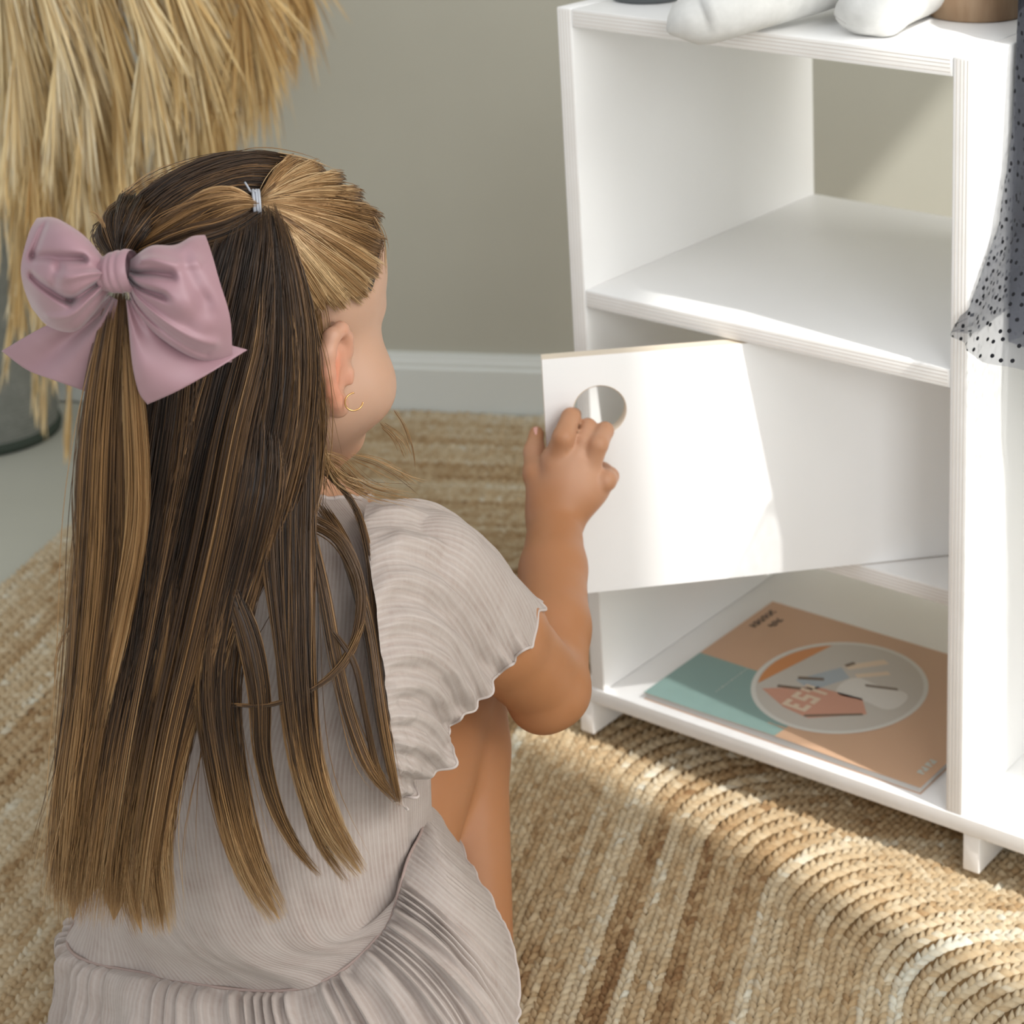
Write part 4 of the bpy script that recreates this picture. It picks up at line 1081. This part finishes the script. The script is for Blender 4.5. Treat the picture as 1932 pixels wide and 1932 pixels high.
def m_plume():
    k = NM('dry_pampas', 0.8, 0.2)
    t = k.attr('tone'); k.col(k.ramp(t, [(0.0, srgb(178, 138, 84)), (0.4, srgb(212, 180, 124)), (0.7, srgb(226, 204, 158)), (1.0, srgb(232, 218, 186))]))
    k.b.inputs['Subsurface Weight'].default_value = 0.0
    return k.m
M_PLUME = m_plume()
k_ = NM('pampas_stalk', 0.7, 0.3); k_.col(srgb(186, 158, 104)); M_STALK = k_.m
pg = np.random.default_rng(21)
pam = empty('pampas_grass', tuple(PC + [0, 0, .06])); tag(pam, 'large bunch of dry pale golden pampas grass drooping from the basket at left', 'dried plant')
def ribbons(S, D, L, w, droop, n=7):
    """fine flat filaments: roots S, directions D, lengths L"""
    k = len(S); t = np.linspace(0, 1, n)
    C = S[:, None] + D[:, None] * (L[:, None] * t[None])[..., None]; C[..., 2] -= (droop[:, None] * t[None]**2)
    T = unit(np.gradient(C, axis=1)); r = unit(pg.standard_normal((k, 1, 3))); sd = unit(np.cross(T, np.broadcast_to(r, T.shape)))
    W_ = w[:, None] * np.sin(PI * np.clip(t * .86 + .10, 0, 1))[None]
    V = np.stack([C - sd * W_[..., None], C + sd * W_[..., None]], 2).reshape(-1, 3)
    i = np.arange(n - 1); f = np.stack([i * 2, i * 2 + 1, i * 2 + 3, i * 2 + 2], -1)
    return V, (f[None] + (np.arange(k) * n * 2)[:, None, None]).reshape(-1, 4)
def plume(u, v, Y, lean, tone, name='pampas_plume'):
    tip = spot(u, v, Y); up = spot(u - lean, -210, Y + .02)
    L = np.linalg.norm(tip - up)
    mid = up * .5 + tip * .5 + np.array([.012 * pg.standard_normal() + .02, 0, .01])
    mouth = PC + np.array([.05 * pg.uniform(-1, 1), .05 * pg.uniform(-1, 1), .30])
    apex = mouth * .25 + up * .75; apex[2] = up[2] + .22 + .10 * pg.random()
    side = mouth * .72 + apex * .28; side[2] = .85
    C = catmull(np.array([mouth - [0, 0, .24], mouth, side, apex, up, mid, tip]), 60)
    V, F = tube_arrays(C, np.linspace(.0022, .0007, 60), 6); pl_stalk = (V, F)
    seg = np.linalg.norm(np.diff(C, axis=0), axis=1); s = np.concatenate([[0], np.cumsum(seg)]); tot = s[-1]
    n = 300
    q = tot - (pg.random(n)**.85) * min(L + .08, tot * .6) - .01
    S = np.stack([np.interp(q, s, C[:, i]) for i in range(3)], 1)
    T = unit(np.stack([np.interp(q + .01, s, C[:, i]) - np.interp(q - .01, s, C[:, i]) for i in range(3)], 1))
    f = (tot - q) / max(L, .1)
    out = unit(pg.standard_normal((n, 3))); D = unit(T + out * (.10 + .17 * np.clip(f, 0, 1) * pg.random(n))[:, None])
    Ln = pg.uniform(.05, .13, n) * np.clip(.35 + f * 1.6, .35, 1.1)
    V, F = ribbons(S, D, Ln, pg.uniform(.0007, .0019, n), .03 * Ln / .1 * pg.random(n))
    tn = np.repeat(np.clip(tone + .16 * pg.standard_normal(n), 0, 1), 14)
    o = mesh('plume', V, F, M_PLUME, pam, True, {'tone': tn}); mesh('stalk', *pl_stalk, M_STALK, o)
tips = [(128, 842, 2.10, 70), (82, 806, 2.14, 60), (66, 752, 2.20, 50), (40, 640, 2.05, 40), (100, 700, 2.0, 80), (150, 620, 2.02, 90), (20, 560, 2.08, 30), (185, 560, 2.06, 110), (60, 560, 1.98, 70), (120, 520, 2.12, 90),
        (210, 470, 2.0, 120), (240, 520, 2.10, 120), (170, 430, 1.96, 110), (262, 430, 2.02, 120), (290, 480, 2.12, 120), (310, 400, 2.0, 120), (330, 360, 2.1, 115), (352, 420, 2.14, 105), (372, 330, 2.04, 105), (392, 290, 2.10, 95),
        (410, 350, 2.16, 90), (428, 262, 2.12, 80), (445, 205, 2.16, 75), (400, 240, 2.02, 95), (470, 205, 2.20, 65), (488, 130, 2.20, 60), (360, 230, 1.98, 110), (300, 300, 1.95, 120), (230, 360, 1.94, 120), (140, 380, 1.94, 90),
        (60, 420, 1.95, 60), (10, 700, 2.15, 20), (-10, 480, 2.0, 10), (330, 160, 1.96, 90), (255, 250, 1.92, 100), (545, 50, 2.22, 60), (495, 190, 2.24, 50), (90, 300, 1.92, 80), (420, 150, 2.02, 80), (10, 330, 1.93, 40)]
for i, (u, v, Y, lean) in enumerate(tips): plume(u, v, Y, lean * .9, .35 + .38 * ((i * 7) % 5) / 4 - (.10 if u > 380 else -.10))
# ------------------------------------------------------------------ magazine on the low shelf
MZ = ZB + .0004
mag = empty('magazine', tuple(cabw(.0555, .009, MZ))); mag.rotation_euler = (0, 0, YAW)
tag(mag, 'salmon and teal magazine with a round cover photo lying on the bottom board', 'magazine')
MW, MD, MT = .299, .2095, .0066
def m_flat(name, c, rough=.35):
    k = NM(name, rough, .4); k.col(srgb(*c)); return k.m
k_ = NM('cover_salmon', .32, .45); k_.col(srgb(204, 166, 136)); M_SALM = k_.m
M_PAGE = m_flat('page_edges', (214, 212, 208), .7); M_TEAL = m_flat('cover_teal', (136, 164, 158)); M_RING = m_flat('photo_ring', (214, 212, 204)); M_PHOTO = m_flat('photo_ground', (196, 190, 180))
M_INK = m_flat('dark_ink', (88, 74, 62)); M_PALE = m_flat('pale_ink', (196, 198, 188)); M_OR = m_flat('photo_orange', (206, 140, 88)); M_PINK = m_flat('photo_pink', (204, 152, 130)); M_CRM = m_flat('photo_cream', (222, 202, 178)); M_BLU = m_flat('photo_blue_grey', (166, 176, 182)); M_DK = m_flat('photo_shadow_print', (112, 96, 82)); M_WHT = m_flat('photo_white', (216, 212, 204))
def mbox(name, x0, x1, y0, y1, z0, z1, mat, par=mag, bev=0.0):
    return bm_obj(name, box_bm(x0, x1, y0, y1, z0, z1, bev), mat, par)
def cover():
    """top sheet, lifting a little along its open front edge"""
    n, m = 24, 20; V = []
    for i in range(n):
        for j in range(m):
            x, y = i / (n - 1) * MW, j / (m - 1) * MD
            V.append((x, y, MT + .0016 * math.exp(-(y / .012)**2) * math.sin(PI * min(1, max(0, (x - .05) / .20)))**2))
    V = np.array(V); V2 = np.vstack([V, V - [0, 0, .0003]]); f = grid_faces(n, m)
    rim = np.concatenate([np.arange(m), np.arange(1, n) * m + m - 1, (n - 1) * m + np.arange(m - 2, -1, -1), np.arange(n - 2, 0, -1) * m]); r2 = np.roll(rim, -1)
    me = bpy.data.meshes.new('cover'); me.from_pydata(V2.tolist(), [], np.vstack([f, (f + n * m)[:, ::-1], np.stack([r2, rim, rim + n * m, r2 + n * m], 1)]).tolist()); me.materials.append(M_SALM)
    o = bpy.data.objects.new('cover', me); COL.objects.link(o); o.parent = mag; return o
cov = cover()
def lift(x, y): return MT + .0016 * np.exp(-(y / .012)**2) * np.sin(PI * np.clip((x - .05) / .20, 0, 1))**2
def printed(name, polys, mat, lv):
    """flat print: polygons in metres on the cover, laid on its surface"""
    if name == 'photo_print' and len(polys) < 10 and len(polys) > 1:
        for P in polys: printed(name, [P], mat, lv)
        return
    bm = bmesh.new()
    for P in polys:
        vs = [bm.verts.new((x, y, float(lift(x, y)) + .00008 * lv)) for x, y in P]; bm.faces.new(vs)
    bmesh.ops.recalc_face_normals(bm, faces=bm.faces)
    for f in bm.faces:
        if f.normal.z < 0: f.normal_flip()
    o = bm_obj(name, bm, mat, cov)
    if len(polys) > 9: o['kind'] = 'stuff'
    return o
for k in range(6): mbox('pages', .001, MW - .0012 - .0004 * (k % 2), .0012 + .0006 * (k % 3), MD - .001, .0003 + k * .00105, .0003 + k * .00105 + .00095, M_PAGE)
mbox('back_cover', 0, MW, 0, MD, 0, .0003, M_SALM)
nx, ny = 14, 8
TX, TY = .494 * MW, .415 * MD
V = np.array([(TX * i / 23, TY * j / 15, float(lift(TX * i / 23, TY * j / 15)) + .0001) for i in range(24) for j in range(16)])
me = bpy.data.meshes.new('teal_field'); me.from_pydata(V.tolist(), [], grid_faces(24, 16).tolist()); me.materials.append(M_TEAL)
o = bpy.data.objects.new('teal_field', me); COL.objects.link(o); o.parent = cov
cxm, cym, rm = .4985 * MW, .5 * MD, .083
circ = lambda r, n=64: [(cxm + r * math.cos(a), cym + r * math.sin(a)) for a in np.linspace(0, 2 * PI, n, endpoint=False)]
printed('photo_ring', [circ(rm)], M_RING, 3); printed('round_photo', [circ(rm - .0045)], M_PHOTO, 4)
def uv(*p): return [(a * MW, b * MD) for a, b in p]
seg = [(cxm + (rm - .006) * math.cos(a), cym + (rm - .006) * math.sin(a)) for a in np.linspace(math.radians(128), math.radians(208), 16)]
printed('photo_print', [seg], M_OR, 5)
printed('photo_print', [uv((.30, .30), (.42, .22), (.52, .20), (.66, .36), (.60, .46), (.44, .44))], M_PINK, 5)
printed('photo_print', [uv((.36, .44), (.44, .40), (.50, .58), (.44, .64))], M_BLU, 5)
cl = [(cxm + .033 + .034 * math.cos(a), cym + .004 + .020 * math.sin(a) + .005 * math.sin(3 * a)) for a in np.linspace(0, 2 * PI, 30, endpoint=False)]
printed('photo_print', [cl], M_WHT, 5)
printed('photo_print', [uv((.44, .66), (.47, .64), (.56, .78), (.53, .80)), uv((.50, .62), (.52, .60), (.60, .70), (.58, .72))], M_CRM, 5)
printed('photo_print', [uv((.355, .47), (.365, .45), (.44, .50), (.43, .52)), uv((.44, .665), (.455, .655), (.47, .70), (.455, .71)), uv((.56, .57), (.57, .555), (.67, .60), (.66, .615)), uv((.33, .365), (.335, .345), (.43, .39), (.425, .41)), uv((.50, .215), (.505, .20), (.655, .345), (.645, .355))], M_DK, 6)
def glyphs(rows, x0, y0, sx, sy):
    """blocky letter shapes on a coarse cell pattern"""
    P = []
    for r, line in enumerate(rows):
        for c, ch in enumerate(line):
            if ch == '#':
                x, y = x0 + r * sx, y0 + c * sy; P.append([(x, y), (x + sx * 1.02, y), (x + sx * 1.02, y + sy * 1.02), (x, y + sy * 1.02)])
    return P
printed('photo_print', glyphs(['###.###.#.#', '#...#...#.#', '##..###..#.', '#.....#..#.', '###.###..#.'], .405 * MW, .235 * MD, .0052, .0038), M_CRM, 7)
printed('cover_print', glyphs(['#.##.#.##.#.##', '##.##.#.##.##.', '#.##.##.#.##.#'], .030 * MW, .74 * MD, .0026, .0027) + glyphs(['#.##.#', '##.##.', '.##.##'], .082 * MW, .785 * MD, .0026, .0030), M_INK, 4)
printed('cover_print', glyphs(['#.#.##.#.#.##.#.#.##.#.#'], .188 * MW, .17 * MD, .0012, .0021), M_PALE, 4)
printed('cover_print', glyphs(['##.#.##.#', '#.##.#.##'], .950 * MW, .085 * MD, .0035, .0027), M_PALE, 4)

# ------------------------------------------------------------------ things on the top board
k_ = NM('white_linen', .9, .15); wv = k_.wave(k_.coord('Object', (1, 1, 1)), 420, .6, 'X', 1); wz = k_.wave(k_.coord('Object'), 420, .6, 'Z', 1)
k_.col(k_.ramp(k_.noise(k_.coord('Object'), 70, 3), [(.3, srgb(212, 211, 207)), (.7, srgb(226, 225, 221))])); k_.bump(k_.math('ADD', k_.math('ADD', wv, wz), k_.math('MULTIPLY', k_.noise(k_.coord('Object'), 60, 3), 2.0)), .3, .0008); M_LINEN = k_.m
k_ = NM('seam_thread', .9, .1); k_.col(srgb(196, 194, 190)); M_SEAM = k_.m
toy = empty('plush_toy', tuple(cabw(.215, .15, ZT))); tag(toy, 'white linen stuffed toy sitting on the wardrobe with its feet at the front edge', 'toy')
def blob(name, C, R, mat, par, flat=None, seg=28):
    """soft stuffed form: centre line C, radii (side, up) per station"""
    C = np.asarray(C, float); R = np.asarray(R, float); n = 40
    Q = catmull(np.c_[C, R], n); C, a, b = Q[:, :3], np.maximum(Q[:, 3], .0006), np.maximum(Q[:, 4], .0006)
    T = unit(np.gradient(C, axis=0)); side = unit(np.cross(T, [0, 0, 1.0])); up = np.cross(side, T)
    th = np.linspace(0, 2 * PI, seg, endpoint=False)
    G = C[:, None] + side[:, None] * (np.cos(th)[None] * a[:, None])[..., None] + up[:, None] * (np.sin(th)[None] * b[:, None])[..., None]
    pk = .0009 * vnoise(np.tile(th * 3, (n, 1)), np.tile(np.linspace(0, 9, n)[:, None], (1, seg)), 61)
    G = G + unit(G - C[:, None]) * pk[..., None]
    if flat is not None: G[..., 2] = np.maximum(G[..., 2], flat)
    V = np.vstack([G.reshape(-1, 3), C[:1], C[-1:]]); k = n * seg; j = np.arange(seg)
    F = [grid_faces(n, seg, True), np.stack([np.full(seg, k), (j + 1) % seg, j], 1), np.stack([np.full(seg, k + 1), (n - 1) * seg + j, (n - 1) * seg + (j + 1) % seg], 1)]
    o = mesh(name, V, F, mat, par)
    s = mesh('seam', *tube_arrays(C + side * (a * 1.0)[:, None], .0006, 5), M_SEAM, o)
    return o
def onshelf(u, v, z=ZT):
    d = spot(u, v, 1.0) - LENS; return LENS + d * ((z - CAMH) / d[2])
hip = cabw(.235, .165, ZT + .034)
f1 = onshelf(1288, 44, ZT + .012); f2 = onshelf(1400, 18, ZT + .020)
blob('leg', [hip + CX * -.012, f2 * .35 + hip * .65 + np.array([0, 0, .004]), f2 + np.array([0, 0, .005]), f1 * .6 + f2 * .4 + np.array([0, 0, .002]), f1, f1 + unit(f1 - f2) * .012 - np.array([0, 0, .004])],
     [[.022, .024], [.025, .024], [.0265, .024], [.0265, .022], [.019, .016], [.002, .002]], M_LINEN, toy)
g1 = onshelf(1650, 22, ZT + .018); g2 = cabw(.285, .135, ZT + .028)
hip2 = cabw(.262, .175, ZT + .036)
blob('leg', [hip2, g2, g1 * .7 + g2 * .3 + np.array([0, 0, .003]), g1 + unit(g1 - g2) * .012, g1 + unit(g1 - g2) * .024 - np.array([0, 0, .004])],
     [[.020, .022], [.023, .023], [.029, .023], [.029, .019], [.012, .008]], M_LINEN, toy, ZT + .0008)
bc = cabw(.248, .200, ZT)
blob('torso', [bc + [0, 0, .004], bc + [0, 0, .03], bc + [0, 0, .08], bc + [0, 0, .13], bc + [0, 0, .15]], [[.03, .03], [.046, .040], [.044, .036], [.028, .026], [.016, .016]], M_LINEN, toy)
blob('head', [bc + [0, 0, .148], bc + [0, 0, .165], bc + [0, 0, .20], bc + [0, 0, .235], bc + [0, 0, .25]], [[.02, .02], [.038, .034], [.048, .040], [.036, .030], [.006, .006]], M_LINEN, toy)
for sx in (-1, 1):
    a0 = bc + CX * sx * .034 + np.array([0, 0, .12])
    blob('arm', [a0, a0 + CX * sx * .02 - np.array([0, 0, .03]), a0 + CX * sx * .03 - CY * .02 - np.array([0, 0, .07]), a0 + CX * sx * .03 - CY * .03 - np.array([0, 0, .085])], [[.012, .012], [.015, .014], [.016, .014], [.003, .003]], M_LINEN, toy)
    e0 = bc + CX * sx * .028 + np.array([0, 0, .235])
    blob('ear', [e0, e0 + np.array([0, 0, .03]) + CX * sx * .008, e0 + np.array([0, 0, .07]) + CX * sx * .014, e0 + np.array([0, 0, .085]) + CX * sx * .015], [[.010, .006], [.015, .007], [.012, .006], [.002, .002]], M_LINEN, toy)
# turned wooden beaker and a dark cup
def m_wood():
    k = NM('oiled_beech', .5, .35); v = k.coord('Object', (14, 14, 2.2))
    w = k.noise(v, 6.0, 5); k.col(k.ramp(w, [(.3, srgb(140, 110, 82)), (.5, srgb(158, 130, 102)), (.7, srgb(168, 142, 114))])); return k.m
M_WOOD = m_wood()
wc = onshelf(1841, 27); wcy = empty('wooden_beaker', tuple(wc)); tag(wcy, 'round turned wooden beaker standing at the right corner of the wardrobe top', 'beaker')
V, F = lathe(wc, [(0, .0003), (.0385, .0003), (.0402, .0016), (.0408, .02), (.0408, .084), (.0398, .086), (.0376, .085), (.0372, .06), (.0370, .006), (0, .005)], 56); mesh('beaker_body', V, F, M_WOOD, wcy)
dc = onshelf(1222, -3); dcp = empty('dark_cup', tuple(dc)); tag(dcp, 'dark grey round cup standing on the wardrobe top left of the toy', 'cup')
k_ = NM('dark_glaze', .35, .5); k_.col(srgb(84, 88, 90)); M_DGL = k_.m
V, F = lathe(dc, [(0, .0003), (.0295, .0003), (.0316, .003), (.0342, .03), (.0350, .06), (.0342, .062), (.0325, .058), (.0300, .006), (0, .005)], 48); mesh('cup_body', V, F, M_DGL, dcp)

# ------------------------------------------------------------------ spotted tulle skirt hanging from the rod
def m_tulle(name, c, dens, dot):
    k = NM(name, .8, .2); k.col(c)
    tr = k.n('ShaderNodeBsdfTransparent'); mx = k.n('ShaderNodeMixShader')
    cx = k.n('ShaderNodeCombineXYZ'); k.l(k.attr('ru'), cx.inputs[0]); k.l(k.attr('rv'), cx.inputs[1])
    vo = k.n('ShaderNodeTexVoronoi'); vo.voronoi_dimensions = '2D'; vo.inputs['Scale'].default_value = 95; vo.inputs['Randomness'].default_value = .8
    k.l(cx.outputs[0], vo.inputs['Vector'])
    d = k.math('LESS_THAN', vo.outputs['Distance'], dot)
    f = k.math('MAXIMUM', d, dens)
    k.l(k.mix(d, c, srgb(20, 20, 24)), k.b.inputs['Base Color'])
    k.l(f, mx.inputs[0]); k.l(tr.outputs[0], mx.inputs[1]); k.l(k.b.outputs[0], mx.inputs[2]); k.l(mx.outputs[0], k.out.inputs[0]); return k.m
M_TUL = m_tulle('grey_spotted_tulle', srgb(104, 106, 113), .40, .165); M_TUL2 = m_tulle('charcoal_spotted_tulle', srgb(44, 46, 54), .72, .16)
k_ = NM('charcoal_satin', .5, .3); k_.col(srgb(50, 52, 60)); M_LIN = k_.m
tut = empty('tulle_dress', tuple(cabw(.53, .19, .93))); tag(tut, 'charcoal spotted tulle dress hanging from the rod right of the divider', 'dress')
def wrapskirt(name, rows, mat, pleats, amp, seed, n=44, m=300):
    """rows (z, cx, cy, rx, ry): open rings from the waist to the hem"""
    rows = np.array(rows, float); zz = np.linspace(0, 1, n)
    Q = np.stack([np.interp(zz, np.linspace(0, 1, len(rows)), rows[:, i]) for i in range(5)], 1)
    th = np.linspace(0, 2 * PI, m, endpoint=False); G = np.zeros((n, m, 3))
    for i in range(n):
        z, cx, cy, rx, ry = Q[i]; a = amp * zz[i]
        r = 1 + a * np.sin(pleats * th + 1.3 * np.sin(3 * th) + seed) + .5 * a * np.sin(2.7 * pleats * th + 2 * zz[i] + seed)
        sq = lambda q: np.sign(q) * np.abs(q)**.62
        gx = cx + rx * r * sq(np.cos(th)); gy = cy + ry * r * sq(np.sin(th))
        gx = np.where((gy > -.008) & (z < .80), np.maximum(gx, .4055 + .002 * np.sin(9 * th)), gx)       # lies against the divider
        G[i] = C0 + gx[:, None] * CX + gy[:, None] * CY + np.array([0, 0, z])
    du = np.linalg.norm(np.diff(G[-1], axis=0), axis=1); ru = np.concatenate([[0], np.cumsum(du)])
    rv = np.vstack([np.zeros((1, m)), np.cumsum(np.linalg.norm(np.diff(G, axis=0), axis=2), 0)])
    return mesh(name, G.reshape(-1, 3), grid_faces(n, m, True), mat, tut, True, {'ru': np.tile(ru, (n, 1)).ravel(), 'rv': rv.ravel()})
wrapskirt('tulle_layer', [(.83, .52, .125, .10, .060), (.72, .53, .125, .150, .080), (.63, .53, .125, .150, .087), (.56, .53, .125, .145, .116), (.485, .53, .125, .156, .185)], M_TUL, 9, .016, 0.4)
wrapskirt('tulle_underlayer', [(.83, .52, .128, .10, .056), (.74, .53, .128, .160, .076), (.60, .53, .128, .160, .077), (.457, .53, .128, .160, .080)], M_TUL2, 11, .02, 1.7)
wrapskirt('lining', [(.83, .52, .128, .085, .050), (.74, .53, .128, .125, .066), (.457, .53, .128, .130, .070)], M_LIN, 8, .03, 2.2)
wrapskirt('dress_bodice', [(.925, .55, .185, .012, .012), (.915, .55, .18, .055, .022), (.88, .54, .15, .062, .034), (.83, .52, .126, .10, .060)], M_LIN, 5, .02, .2)
hp = catmull(np.array([cabw(.55, .185, .922), cabw(.55, .185, .939), cabw(.55, .196, .9465), cabw(.55, .203, .938), cabw(.55, .199, .926)]), 24)
o = mesh('hanger_hook', *tube_arrays(hp, .0014, 8), M_DGL, tut)
